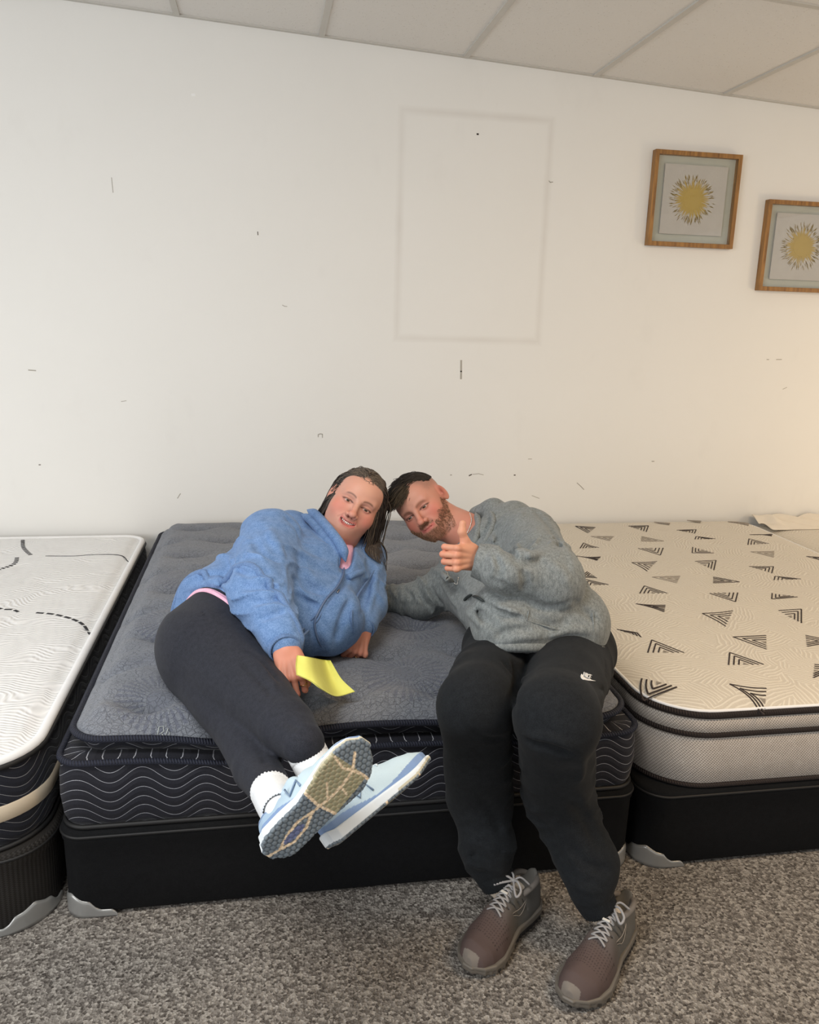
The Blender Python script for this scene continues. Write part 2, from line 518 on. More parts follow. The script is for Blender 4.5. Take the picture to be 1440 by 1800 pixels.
for y in [2.89, 1.67, 0.45, -0.77]:
    bar(xa, xb, y - 0.013, y + 0.013, 0.0055)
bar(xa, xb, WY - 0.022, WY, 0.006)
V, Q, _ = join(gp)
mk('trim_1', V, Q, M_tbar, smooth=False, kind='structure')

def carpet_mat():
    t = NT('loop_carpet'); v = t.coord()
    a = t.noise(v, 260, 3, 0.8); b = t.noise(v, 95, 3, 0.7); c = t.vor(v, 150, out='Color')
    g = t.sep(c)[0]
    f = t.math('ADD', t.math('MULTIPLY', a, 0.45), t.math('ADD', t.math('MULTIPLY', b, 0.25), t.math('MULTIPLY', g, 0.30)))
    col = t.ramp(f, [(0.30, (0.05, 0.043, 0.039)), (0.44, (0.19, 0.172, 0.155)), (0.55, (0.33, 0.305, 0.275)), (0.70, (0.60, 0.56, 0.51))])
    big = t.noise(v, 2.5, 3)
    col = t.mix(t.math('MULTIPLY', big, 0.15), col, (0.22, 0.19, 0.16))
    return t.out(col, 1.0, t.bump(t.math('ADD', t.vor(v, 150), a), 0.9, 0.006), spec=0.05)
M_carpet = carpet_mat()
V, Q = box((-2.6, -2.5, -0.03), (4.6, WY, 0.0))
mk('floor', V, Q, M_carpet, smooth=False, kind='structure')
# small bits of lint lying on the carpet are left to the speckle of the carpet itself

# ================================================================== BEDS
def rrect(x0, x1, y0, y1, r, seg=10, step=0.04):
    """counter-clockwise rounded rectangle: points, outward normals; starts on the left side going to the front"""
    if np.isscalar(r): r = (r, r, r, r)             # order: front-left, front-right, back-right, back-left
    P, N = [], []
    def line(a, b, n):
        L = np.linalg.norm(np.subtract(b, a)); k = max(1, int(L / step))
        for i in range(k):
            P.append(np.array(a) + (np.array(b) - a) * i / k); N.append(n)
    def arc(c, rr, a0):
        for i in range(seg):
            a = a0 + (math.pi / 2) * i / seg
            P.append(np.array(c) + rr * np.array([math.cos(a), math.sin(a)])); N.append((math.cos(a), math.sin(a)))
    line((x0, y1 - r[3]), (x0, y0 + r[0]), (-1, 0)); arc((x0 + r[0], y0 + r[0]), r[0], math.pi)
    line((x0 + r[0], y0), (x1 - r[1], y0), (0, -1)); arc((x1 - r[1], y0 + r[1]), r[1], 1.5 * math.pi)
    line((x1, y0 + r[1]), (x1, y1 - r[2]), (1, 0)); arc((x1 - r[2], y1 - r[2]), r[2], 0)
    line((x1 - r[2], y1), (x0 + r[3], y1), (0, 1)); arc((x0 + r[3], y1 - r[3]), r[3], math.pi / 2)
    return np.array(P), np.array(N)

def loft(per, prof, warp=None, caps=False):
    P, N = per; n = len(P)
    s = np.concatenate([[0], np.cumsum(np.linalg.norm(np.diff(P, axis=0), axis=1))])
    V, U = [], []
    for o, z in prof:
        q = P + N * o
        V.append(np.column_stack([q, np.full(n, z)])); U.append(np.column_stack([s, np.full(n, z)]))
    V = np.concatenate(V); U = np.concatenate(U)
    if warp: V = warp(V)
    m = len(prof); i = np.repeat(np.arange(m - 1), n); j = np.tile(np.arange(n), m - 1); j2 = (j + 1) % n
    Q = np.stack([i * n + j, i * n + j2, (i + 1) * n + j2, (i + 1) * n + j], 1)
    return V, Q, U

def ringtube(per, o, z, r, warp=None, k=8, flat=1.0):
    P, N = per; n = len(P); ph = np.linspace(0, 2 * np.pi, k, endpoint=False)
    V = np.stack([np.column_stack([P + N * (o + r * flat * math.cos(a)), np.full(n, z + r * math.sin(a))]) for a in ph], 1).reshape(-1, 3)
    if warp: V = warp(V)
    i = np.repeat(np.arange(n), k); j = np.tile(np.arange(k), n); i2 = (i + 1) % n; j2 = (j + 1) % k
    s = np.concatenate([[0], np.cumsum(np.linalg.norm(np.diff(P, axis=0), axis=1))])
    U = np.column_stack([np.repeat(s, k), np.tile(np.arange(k) / k, n)])
    return V, np.stack([i * k + j, i2 * k + j, i2 * k + j2, i * k + j2], 1), U

def topgrid(x0, x1, y0, y1, r, nx, ny, zf):
    """panel filling a rounded rectangle"""
    u = np.linspace(0, 1, nx); v = np.linspace(0, 1, ny)
    X, Y = np.meshgrid(x0 + (x1 - x0) * u, y0 + (y1 - y0) * v, indexing='ij')
    X = X.ravel(); Y = Y.ravel()
    rr = [r] * 4 if np.isscalar(r) else r
    for cx, cy, sx, sy, q in ((x0, y0, 1, 1, rr[0]), (x1, y0, -1, 1, rr[1]), (x1, y1, -1, -1, rr[2]), (x0, y1, 1, -1, rr[3])):
        cenx, ceny = cx + sx * q, cy + sy * q
        a = (cenx - X) * sx; b = (ceny - Y) * sy
        m = (a > 0) & (b > 0)
        L = np.hypot(a, b) + 1e-9; mx = np.maximum(a, b)
        k = np.where(m, mx / L, 1)
        X = np.where(m, cenx - sx * a * k, X); Y = np.where(m, ceny - sy * b * k, Y)
    # distance to the edge
    e = np.minimum(np.minimum(X - x0, x1 - X), np.minimum(Y - y0, y1 - Y))
    for cx, cy, sx, sy, q in ((x0, y0, 1, 1, rr[0]), (x1, y0, -1, 1, rr[1]), (x1, y1, -1, -1, rr[2]), (x0, y1, 1, -1, rr[3])):
        a = (cx + sx * q - X) * sx; b = (cy + sy * q - Y) * sy; m = (a > 0) & (b > 0)
        e = np.where(m, q - np.hypot(a, b), e)
    Z = zf(X, Y, np.maximum(e, 0))
    i, j = np.meshgrid(np.arange(nx - 1), np.arange(ny - 1), indexing='ij'); i = i.ravel(); j = j.ravel()
    Q = np.stack([i * ny + j, (i + 1) * ny + j, (i + 1) * ny + j + 1, i * ny + j + 1], 1)
    return np.column_stack([X, Y, Z]), Q

def tufts(pts, a, w):
    pts = np.array(pts)
    def f(X, Y):
        out = np.zeros_like(X)
        for i in range(0, len(X), 4000):
            q = np.stack([X[i:i + 4000], Y[i:i + 4000]], 1)
            d2 = ((q[:, None] - pts[None]) ** 2).sum(2)
            out[i:i + 4000] = -a * np.exp(-np.sqrt(d2 + 1e-5) / w).sum(1)
        return out
    return f

def border_mat(name, base, line, A=0.0185, lam=0.150, p=0.0255, wd=0.028):
    t = NT(name); uv = t.coord('UV'); u, v, _ = t.sep(uv)
    s = t.math('MULTIPLY', t.math('SINE', t.math('MULTIPLY', u, 2 * math.pi / lam)), A)
    q = t.math('DIVIDE', t.math('SUBTRACT', v, s), p)
    fr = t.math('ABSOLUTE', t.math('SUBTRACT', t.math('FRACT', q), 0.5))
    ln = t.math('LESS_THAN', fr, wd)
    st = t.math('GREATER_THAN', t.math('FRACT', t.math('MULTIPLY', u, 330)), 0.25)
    ln = t.math('MULTIPLY', ln, st)
    puff = t.math('SUBTRACT', 0.5, t.math('POWER', t.math('SUBTRACT', 1.0, t.math('MULTIPLY', fr, 2.0)), 6.0))
    nz = t.noise(t.coord(), 300, 3)
    col = t.mix(nz, tuple(c * 0.7 for c in base), tuple(c * 1.4 for c in base))
    col = t.mix(ln, col, line)
    return t.out(col, 0.7, t.bump(fr, 0.6, 0.006, t.bump(nz, 0.3, 0.002)), sheen=0.08, spec=0.3)

def tape_mat(name, c, scale=1.0):
    t = NT(name); u, v, _ = t.sep(t.coord('UV'))
    w = t.math('SINE', t.math('ADD', t.math('MULTIPLY', u, 900 * scale), t.math('MULTIPLY', v, 12)))
    col = t.mix(t.math('ADD', t.math('MULTIPLY', w, 0.5), 0.5), tuple(x * 0.6 for x in c), tuple(x * 1.35 for x in c))
    return t.out(col, 0.7, t.bump(w, 0.5, 0.003), spec=0.3)

M_black = fabric('foundation_black_cloth', srgb(9, 10, 12), srgb(17, 18, 20), 300, 0.2, sheen=0.0)
def ribbed():
    t = NT('foundation_ribbed_cloth'); u, v, _ = t.sep(t.coord('UV'))
    w = t.math('SINE', t.math('MULTIPLY', u, 2 * math.pi / 0.011))
    x = t.math('MULTIPLY', w, t.math('SINE', t.math('MULTIPLY', v, 2 * math.pi / 0.006)))
    col = t.mix(t.math('ADD', t.math('MULTIPLY', x, 0.5), 0.5), srgb(20, 18, 17), srgb(44, 41, 38))
    return t.out(col, 0.8, t.bump(w, 0.3, 0.003), spec=0.3)
M_rib = ribbed()
M_guard = plain('corner_guard_plastic', srgb(150, 150, 148), 0.28, 0.35, 0.6)
M_skirt = plain('black_binding', srgb(20, 20, 21), 0.6)

def foundation(name, x0, x1, y0, y1, r, h, label, mat):
    o = root(name, ((x0 + x1) / 2, (y0 + y1) / 2, 0), label=label, category='box spring', group='box springs under the mattresses')
    per = rrect(x0, x1, y0, y1, r)
    prof = [(-0.004, 0.012), (0, 0.02), (0.001, h * .5), (0.002, h - 0.045), (0.006, h - 0.035), (0.007, h - 0.012), (0.0, h - 0.002)]
    V, Q, U = loft(per, prof)
    n = len(per[0]); V = np.concatenate([V, [((x0 + x1) / 2, (y0 + y1) / 2, h)], [((x0 + x1) / 2, (y0 + y1) / 2, 0.012)]])
    U = np.concatenate([U, [(0, h)], [(0, 0)]]); m = (len(prof) - 1) * n
    Fc = [tuple(q) for q in Q] + [(m + j, m + (j + 1) % n, len(V) - 2) for j in range(n)] + [((j + 1) % n, j, len(V) - 1) for j in range(n)]
    mk('cover', V, Fc, mat, o, uv=U)
    V, Q, U = ringtube(per, 0.006, h - 0.018, 0.004)
    mk('seam_piping', V, Q, M_skirt, o, uv=U)
    # plastic corner guards hugging the bottom corners at the foot
    for cx, cy, sx in ((x0 + r, y0 + r, -1), (x1 - r, y0 + r, 1)):
        pts = []                                     # (point, normal, signed length from the corner middle)
        L = 0.5 * math.pi * r / 2
        for s in np.linspace(-0.115, 0.115, 36):
            if abs(s) <= L:
                a = -math.pi / 2 + (math.pi / 4) * (1 + s / L) if sx > 0 else -math.pi / 2 - (math.pi / 4) * (1 + s / L)
                nn = np.array([math.cos(a), math.sin(a)]); p = np.array([cx, cy]) + r * nn
            elif s < -L:
                nn = np.array([0, -1.0]); p = np.array([cx - sx * (-L - s), cy - r])
            else:
                nn = np.array([sx * 1.0, 0]); p = np.array([cx + sx * r, cy + (s - L)])
            pts.append((p, nn, s))
        V = []; F2 = []; rows = 7
        for p, nn, s in pts:
            q = abs(s) / 0.115
            top = np.interp(q, [0, .25, .42, .55, .66, .88, .96, 1.0], [.062, .048, .044, .026, .019, .018, .012, .004])
            for k in range(rows):
                z = 0.002 + top * k / (rows - 1)
                V.append([*(p + nn * (0.0045 - (0.002 if k == rows - 1 else 0))), z])
            for k in range(rows - 1, -1, -1):
                z = 0.002 + top * k / (rows - 1)
                V.append([*(p + nn * 0.0005), z])
        nr = rows * 2
        for i in range(len(pts) - 1):
            for k in range(nr):
                k2 = (k + 1) % nr; a, b, c, d = i * nr + k, (i + 1) * nr + k, (i + 1) * nr + k2, i * nr + k2
                F2.append((a, b, c, d) if sx < 0 else (d, c, b, a))
        mk('corner_guard', V, F2, M_guard, o)
    return o

CX0, CX1, CY0, CY1 = -0.505, 1.010, 1.885, 3.915     # centre bed
foundation('box_spring', CX0, CX1, CY0, CY1, 0.055, 0.25, 'plain black box spring under the grey mattress the couple sit on', M_black)
foundation('box_spring', 1.035, 2.555, 1.868, 3.915, 0.075, 0.245, 'plain black box spring under the cream triangle-patterned mattress', M_black)
foundation('box_spring', -2.06, -0.535, 1.845, 3.905, 0.13, 0.225, 'ribbed dark box spring under the white mattress at the left', M_rib)

# ---- centre mattress: grey pillow top
def sagc(X, Y):
    s = 0.032 * np.exp(-((X + 0.06) / 0.16) ** 2 - ((Y - 1.88) / 0.16) ** 2)
    s += 0.020 * np.exp(-((X + 0.17) / 0.20) ** 2 - ((Y - 2.25) / 0.22) ** 2)
    s += 0.030 * np.exp(-((X - 0.72) / 0.26) ** 2 - ((Y - 1.98) / 0.24) ** 2)
    return s
def warpc(V):
    V = V.copy(); V[:, 2] -= sagc(V[:, 0], V[:, 1]) * np.clip((V[:, 2] - 0.36) / 0.10, 0, 1); return V
M_cborder = border_mat('navy_wave_border', srgb(24, 25, 34), srgb(176, 178, 186))
M_ctape = tape_mat('navy_corded_tape', srgb(34, 37, 50))

def ctop_mat():
    t = NT('grey_quilted_knit'); v = t.coord(); x, y, z = t.sep(v)
    warp = t.noise(v, 9, 2)
    vv = t.node('ShaderNodeVectorMath', operation='ADD'); t.l.new(t.mapping(v, (58, 95, 10)), vv.inputs[0])
    t.l.new(t.comb(t.math('MULTIPLY', warp, 5), t.math('MULTIPLY', warp, 4), 0), vv.inputs[1])
    ed = t.vor(vv.outputs[0], 1.0, 'DISTANCE_TO_EDGE')
    crack = t.ramp(ed, [(0.0, (1, 1, 1)), (0.10, (0, 0, 0))])
    fine = t.noise(v, 420, 3, 0.8)
    base = t.ramp(fine, [(0.34, srgb(82, 86, 94)), (0.66, srgb(142, 146, 154))])
    burst = None
    for cx, cy, r in ((-0.272, 2.035, 0.115), (0.385, 2.085, 0.125), (0.46, 2.42, 0.11), (-0.30, 2.55, 0.11), (-0.29, 3.0, .11), (0.30, 2.75, .11)):
        dx = t.math('SUBTRACT', x, cx - 0.25); dy = t.math('SUBTRACT', y, cy - 2.9)      # panel coordinates start at the bed's own origin
        an = t.math('ARCTAN2', dy, dx); rr = t.math('SQRT', t.math('ADD', t.math('MULTIPLY', dx, dx), t.math('MULTIPLY', dy, dy)))
        ray_ = t.math('GREATER_THAN', t.math('SINE', t.math('MULTIPLY', an, 34)), 0.1)
        inn = t.math('MULTIPLY', t.math('GREATER_THAN', rr, r * 0.36), t.math('LESS_THAN', rr, r))
        core = t.math('LESS_THAN', rr, r * 0.30)
        m = t.math('ADD', t.math('MULTIPLY', ray_, inn), t.math('MULTIPLY', core, t.math('GREATER_THAN', fine, 0.5)))
        burst = m if burst is None else t.math('ADD', burst, m)
    near = t.math('MULTIPLY', crack, t.math('SUBTRACT', 1.0, t.math('MINIMUM', burst, 1.0)))
    col = t.mix(t.math('MULTIPLY', near, 0.26), base, srgb(58, 62, 74))
    col = t.mix(t.math('MULTIPLY', t.math('MINIMUM', burst, 1.0), 0.38), col, srgb(66, 70, 92))
    h = t.math('SUBTRACT', t.math('MULTIPLY', fine, 0.3), t.math('MULTIPLY', crack, 1.0))
    return t.out(col, 0.95, t.bump(h, 0.55, 0.004), sheen=0.2, spec=0.15)
M_ctop = ctop_mat()
bed = root('mattress', (0.25, 2.9, 0.25), label='grey quilted pillow-top mattress in the middle, the couple resting on it', category='mattress', group='three mattresses on display')
per = rrect(CX0 + 0.006, CX1 - 0.006, CY0 + 0.004, CY1, 0.06)
V, Q, U = loft(per, [(-0.03, .252), (-0.004, 0.256), (0.004, 0.275), (0.010, 0.33), (0.008, 0.385), (0.0, 0.425)], warpc)
mk('border', V, Q, M_cborder, bed, uv=U, label='navy border stitched with silver waves')
V, Q, U = ringtube(per, 0.002, 0.256, 0.006, warpc); mk('bottom_tape', V, Q, M_skirt, bed, uv=U)
V, Q, U = ringtube(per, 0.004, 0.430, 0.0085, warpc); mk('border_tape', V, Q, M_ctape, bed, uv=U)
per2 = rrect(CX0 + 0.030, CX1 - 0.030, CY0 + 0.030, CY1 - 0.01, 0.085)
V, Q, U = loft(per, [(0.0, 0.430), (-0.018, 0.434), (-0.045, 0.434), (-0.10, 0.430)], warpc)
V2, Q2, U2 = loft(per2, [(-0.035, 0.428), (-0.022, 0.436), (-0.014, 0.450), (-0.008, 0.462), (0, 0.474)], warpc)
mk('gusset', np.concatenate([V, V2]), np.concatenate([Q, Q2 + len(V)]), M_cborder, bed, uv=np.concatenate([U, U2]))
V, Q, U = ringtube(per2, 0.003, 0.478, 0.0095, warpc); mk('pillow_top_tape', V, Q, M_ctape, bed, uv=U)
tp = []
for jy, ty in enumerate(np.arange(2.02, 3.9, 0.215)):
    for tx in np.arange(CX0 + 0.20 + (0.13 if jy % 2 else 0), CX1 - 0.1, 0.26): tp.append((tx, ty))
tf = tufts(tp, 0.026, 0.050)
rsn = np.random.RandomState(3)
def puffs(X, Y):                                     # rows of pillows with creases running between the tufts
    k = (Y - 2.02) / 0.215; r = np.round(k); ph = np.where(r % 2 == 0, 0.0, 0.13)
    u = (X - (CX0 + 0.20) - ph) / 0.26; near = np.abs(u - np.round(u)) * 0.26
    bow = 0.020 * np.cos(2 * np.pi * u)
    dy = (Y - (2.02 + 0.215 * r)) + bow * 0.9
    return 0.024 - 0.024 * np.exp(-(dy / 0.030) ** 2) * (0.35 + 0.65 * np.exp(-(near / 0.075) ** 2)) - 0.010 * np.exp(-(dy / .014) ** 2) * np.exp(-(near / .05) ** 2)
def zc(X, Y, e):
    z = 0.486 + 0.042 * (1 - np.exp(-e / 0.045)) + (tf(X, Y) * .7 + puffs(X, Y)) * np.clip(e / 0.07, 0, 1) - .008
    z += -0.006 * np.exp(-((e - 0.035) / 0.008) ** 2)
    z += 0.0025 * np.sin(X * 31 + 2 * np.sin(Y * 9)) * np.sin(Y * 38 + X * 5) * np.clip(e / .05, 0, 1)
    return z - sagc(X, Y)
V, Q = topgrid(CX0 + 0.030, CX1 - 0.030, CY0 + 0.030, CY1 - 0.01, 0.085, 190, 250, zc)
mk('pillow_top', V, Q, M_ctop, bed, label='grey quilted top panel')
def zbed(x, y):                                      # height of the centre bed surface
    return float(zc(np.array([x]), np.array([y]), np.array([min(x - CX0 - .03, CX1 - .03 - x, y - CY0 - .03)]))[0])
# tiny embroidered mark by the front edge
c0 = atz(286, 1281, 0.492)
ml = [[(-.014, -.010), (-.010, .012), (.0, .014), (.002, .004), (-.006, .0)], [(-.002, .0), (.006, -.010)], [(.004, -.008), (.012, .010), (.016, .002), (.014, -.008)]]
pp = []
for s in ml:
    pp.append(tube([(c0[0] + a, c0[1] + b + .0, zbed(c0[0] + a, c0[1] + b) + 0.0015) for a, b in s], 0.0012, 5))
V, Fc = joinl(pp); mk('stitched_emblem', V, Fc, plain('silver_thread', srgb(170, 175, 172), 0.5), bed)

# ---- right mattress: cream with black triangle line work
M_rgusset = None
def mesh_side():
    t = NT('speckled_taupe_knit'); u, v, _ = t.sep(t.coord('UV'))
    a = t.math('SINE', t.math('ADD', t.math('MULTIPLY', u, 2 * math.pi / 0.0085), t.math('MULTIPLY', v, 180)))
    b = t.math('SINE', t.math('MULTIPLY', v, 2 * math.pi / 0.0085))
    d = t.math('GREATER_THAN', t.math('MULTIPLY', a, b), 0.42)
    n = t.noise(t.coord(), 22, 4)
    vein = t.ramp(t.vor(t.coord(), 26, 'DISTANCE_TO_EDGE'), [(0.0, (1, 1, 1)), (0.03, (0, 0, 0))])
    col = t.mix(n, srgb(176, 168, 160), srgb(198, 190, 182))
    col = t.mix(t.math('MULTIPLY', vein, 0.25), col, srgb(226, 220, 212))
    col = t.mix(t.math('MULTIPLY', d, 0.75), col, srgb(92, 86, 82))
    return t.out(col, 0.85, t.bump(t.math('MULTIPLY', a, b), 0.3, 0.002), spec=0.2)
M_rside = mesh_side()
M_rtape = tape_mat('dark_brown_tape', srgb(42, 34, 32))
def rtop():
    t = NT('cream_knit'); v = t.coord()
    cell = t.vor(v, 11, 'F1', 'Color'); cr, cg, _ = t.sep(cell)
    x, y, z = t.sep(v)
    ang = t.math('MULTIPLY', cr, 6.283)
    pr = t.math('ADD', t.math('MULTIPLY', x, t.math('COSINE', ang)), t.math('MULTIPLY', y, t.math('SINE', ang)))
    pr = t.math('ADD', pr, t.math('MULTIPLY', t.noise(v, 7, 2), 0.06))
    st = t.math('SINE', t.math('MULTIPLY', pr, 2 * math.pi / 0.013))
    n = t.noise(v, 260, 3)
    lin = t.ramp(st, [(0.35, (0, 0, 0)), (0.75, (1, 1, 1))])
    base = t.mix(n, srgb(190, 182, 168), srgb(212, 204, 190))
    base = t.mix(t.math('MULTIPLY', lin, 0.55), base, srgb(232, 227, 214))
    h = t.math('ADD', t.math('MULTIPLY', st, 0.5), n)
    return t.out(base, 0.9, t.bump(h, 0.35, 0.003), sheen=0.15, spec=0.2)
M_rtop = rtop(); M_ink = plain('dark_brown_yarn', srgb(48, 38, 36), 0.8); M_inkg = plain('grey_yarn', srgb(140, 132, 122), 0.85)
M_white = plain('white_piping', srgb(236, 236, 236), 0.7)
RX0, RX1, RY0, RY1 = 1.040, 2.560, 1.872, 3.915
bed = root('mattress', (1.8, 2.9, 0.25), label='cream mattress with dark nested-triangle pattern at the right', category='mattress', group='three mattresses on display')
per = rrect(RX0 + .006, RX1 - .006, RY0, RY1, (0.17, 0.17, .12, .12))
V, Q, U = loft(per, [(-0.03, .248), (-0.004, 0.252), (0.004, 0.262), (0.010, 0.32), (0.008, 0.385), (0.0, 0.405)])
mk('border', V, Q, M_rside, bed, uv=U, label='speckled taupe mesh border')
V, Q, U = loft(per, [(0.0, 0.405), (0.008, 0.418), (0.011, 0.435), (0.008, 0.452), (0.0, 0.462)])
mk('gusset', V, Q, M_rside, bed, uv=U)
V, Q, U = ringtube(per, 0.002, 0.252, 0.007); mk('bottom_tape', V, Q, M_rtape, bed, uv=U)
V, Q, U = ringtube(per, 0.003, 0.408, 0.0095); mk('border_tape', V, Q, M_rtape, bed, uv=U)
V, Q, U = ringtube(per, 0.003, 0.466, 0.0105); mk('top_tape', V, Q, M_rtape, bed, uv=U)
V, Q, U = ringtube(per, 0.0, 0.477, 0.005); mk('top_piping', V, Q, M_white, bed, uv=U)
tpr = []
for jy, ty in enumerate(np.arange(2.0, 3.9, 0.24)):
    for tx in np.arange(RX0 + 0.16 + (0.15 if jy % 2 else 0), RX1 - 0.1, 0.30): tpr.append((tx, ty))
tfr = tufts(tpr, 0.007, 0.05)
def zr(X, Y, e):
    return 0.478 + 0.026 * (1 - np.exp(-e / 0.05)) + tfr(X, Y) * np.clip(e / 0.06, 0, 1)
V, Q = topgrid(RX0 + .006, RX1 - .006, RY0, RY1, (0.17, 0.17, .12, .12), 150, 200, zr)
nq = len(Q); TV = [V]; TF = [Q]; TM = [np.zeros(nq, int)]; nv = len(V)
def zr1(P):
    X, Y = P[:, 0], P[:, 1]; e = np.minimum(np.minimum(X - RX0, RX1 - X), Y - RY0)
    return zr(X, Y, np.maximum(e, 0))
def ribbon(P2, wd, mi):
    """a yarn line lying on the panel"""
    global nv
    P2 = np.asarray(P2, float); L = np.concatenate([[0], np.cumsum(np.linalg.norm(np.diff(P2, axis=0), axis=1))])
    s = np.linspace(0, L[-1], max(3, int(L[-1] / 0.01) + 2)); P = np.stack([np.interp(s, L, P2[:, k]) for k in (0, 1)], 1)
    T = np.gradient(P, axis=0); T /= np.linalg.norm(T, axis=1)[:, None] + 1e-12; N2 = np.stack([-T[:, 1], T[:, 0]], 1)
    a = P + N2 * wd / 2; b = P - N2 * wd / 2
    rows = []
    for q, dz in ((a, -0.001), (a, 0.0012), (b, 0.0012), (b, -0.001)):
        rows.append(np.column_stack([q, zr1(q) + dz]))
    Vv = np.stack(rows, 1).reshape(-1, 3); m = len(P)
    i = np.repeat(np.arange(m - 1), 3); j = np.tile(np.arange(3), m - 1)
    Qq = np.stack([i * 4 + j, (i + 1) * 4 + j, (i + 1) * 4 + j + 1, i * 4 + j + 1], 1)
    TV.append(Vv); TF.append(Qq + nv); TM.append(np.full(len(Qq), mi)); nv += len(Vv)
def motif(e1, c, e2, faint=False, curve=0.0):
    global nv
    E1, Cc, E2 = [atz(*p, 0.503)[:2] for p in (e1, c, e2)]
    B = (E1 + E2) / 2
    for i in range(3):
        k = 1 - 0.29 * i
        a, b, d = [B + (q - B) * k for q in (E1, Cc, E2)]
        for p, q in ((a, b), (b, d)):
            n2 = np.array([-(q - p)[1], (q - p)[0]]) * curve
            line = [p + (q - p) * s + n2 * math.sin(math.pi * s) for s in np.linspace(0, 1, 7)]
            ribbon(line, 0.0046, 2 if faint else 1)
    k = 0.17; a, b, d = [B + (q - B) * k for q in (E1, Cc, E2)]
    tri = np.array([a, b, d, (a + d) / 2]); Vv = np.column_stack([tri, zr1(tri) + 0.0012])
    Qq = np.array([[0, 1, 2, 3]])
    if np.cross(b - a, d - a) < 0: Qq = Qq[:, ::-1]
    TV.append(Vv); TF.append(Qq + nv); TM.append(np.array([2])); nv += 4
MOT = [((1170, 1064), (1118, 1061), (1168, 1076), 0, .06), ((1288, 1074), (1235, 1078), (1276, 1101), 0, .05), ((1409, 1095), (1409, 1071), (1369, 1073), 0, 0),
       ((1139, 1147), (1146, 1125), (1203, 1147), 0, 0), ((1347, 1117), (1289, 1120), (1348, 1141), 0, 0), ((1281, 1169), (1283, 1147), (1343, 1168), 0, 0),
       ((1129, 1187), (1133, 1217), (1190, 1205), 0, -.05), ((1348, 1207), (1283, 1201), (1346, 1242), 0, .08), ((1416, 1117), (1470, 1128), (1419, 1136), 0, 0),
       ((1047, 927), (1012, 925), (1034, 937), 0, 0), ((1136, 935), (1140, 924), (1105, 925), 0, 0), ((1079, 943), (1039, 943), (1072, 951), 1, 0),
       ((1020, 964), (1026, 954), (1053, 962), 0, 0), ((1166, 963), (1161, 976), (1122, 964), 0, 0), ((1128, 943), (1167, 951), (1127, 951), 1, 0),
       ((1155, 986), (1111, 989), (1138, 1004), 0, .04), ((1056, 979), (1012, 977), (1050, 985), 0, .1), ((1024, 1029), (1029, 1018), (1070, 1028), 0, 0),
       ((1196, 1013), (1147, 1014), (1190, 1025), 1, 0), ((1125, 1043), (1133, 1030), (1173, 1043), 0, 0), ((1033, 1005), (1020, 1014), (1050, 1016), 0, 0),
       ((1233, 916), (1208, 915), (1231, 919), 1, 0), ((1317, 917), (1280, 917), (1316, 923), 1, 0), ((1221, 938), (1224, 931), (1190, 932), 0, 0),
       ((1222, 948), (1224, 943), (1258, 947), 0, 0), ((1358, 936), (1318, 940), (1357, 941), 0, .1), ((1315, 958), (1317, 947), (1352, 955), 0, 0),
       ((1218, 962), (1217, 972), (1255, 972), 0, 0), ((1361, 969), (1320, 970), (1361, 978), 1, 0), ((1460, 979), (1418, 978), (1455, 987), 0, 0),
       ((1255, 1002), (1259, 984), (1222, 987), 0, 0), ((1254, 1013), (1300, 1023), (1254, 1025), 0, 0), ((1357, 1006), (1360, 996), (1317, 996), 0, 0),
       ((1361, 1020), (1363, 1012), (1408, 1018), 0, 0), ((1297, 1042), (1293, 1058), (1248, 1042), 0, 0), ((1358, 1041), (1357, 1053), (1402, 1049), 0, 0),
       ((1178, 920), (1150, 918), (1176, 923), 1, 0), ((1000, 1035), (990, 1050), (1030, 1046), 0, 0), ((1085, 1105), (1120, 1112), (1127, 1120), 0, 0), ((1432, 1168), (1480, 1172), (1430, 1190), 0, 0)]
for a, b, c, fa, cu in MOT: motif(a, b, c, bool(fa), cu)
mk('top_panel', np.concatenate(TV), np.concatenate(TF), [M_rtop, M_ink, M_inkg], bed, midx=np.concatenate(TM), label='cream knit panel with dark triangles')

# ---- left mattress: white top, navy border with cream band
M_lborder = border_mat('navy_wave_border_left', srgb(22, 25, 36), srgb(150, 152, 156), A=0.02, lam=0.19, p=0.024)
def ltop():
    t = NT('white_embossed_knit'); v = t.coord(); x, y, z = t.sep(v)
    w = t.noise(v, 3.5, 2)
    pr = t.math('ADD', t.math('MULTIPLY', y, 1.0), t.math('MULTIPLY', w, 0.30))
    s = t.math('SINE', t.math('MULTIPLY', pr, 2 * math.pi / 0.016))
    s2 = t.math('SINE', t.math('MULTIPLY', t.math('ADD', x, t.math('MULTIPLY', w, 0.2)), 2 * math.pi / 0.03))
    h = t.math('MULTIPLY', s, t.math('ADD', 0.7, t.math('MULTIPLY', s2, 0.3)))
    col = t.mix(t.math('ADD', t.math('MULTIPLY', h, 0.5), 0.5), srgb(222, 222, 222), srgb(240, 240, 239))
    return t.out(col, 0.85, t.bump(h, 0.45, 0.004), sheen=0.1, spec=0.2)
M_ltop = ltop(); M_band = plain('cream_band', srgb(206, 192, 170), 0.6, bscale=400); M_rope = plain('black_rope_yarn', srgb(40, 40, 44), 0.8)
LX0, LX1, LY0, LY1 = -2.055, -0.545, 1.845, 3.905
bed = root('mattress', (-1.3, 2.9, 0.225), label='white mattress with black dashed rope lines at the left edge of the picture', category='mattress', group='three mattresses on display')
rl = (0.17, 0.16, .10, .10)
per = rrect(LX0 + .004, LX1 - .004, LY0, LY1, rl)
V, Q, U = loft(per, [(-0.03, .228), (-0.004, 0.230), (0.006, 0.255), (0.009, 0.305)])
V2, Q2, U2 = loft(per, [(0.009, 0.345), (0.008, 0.40), (0.0, 0.440)])
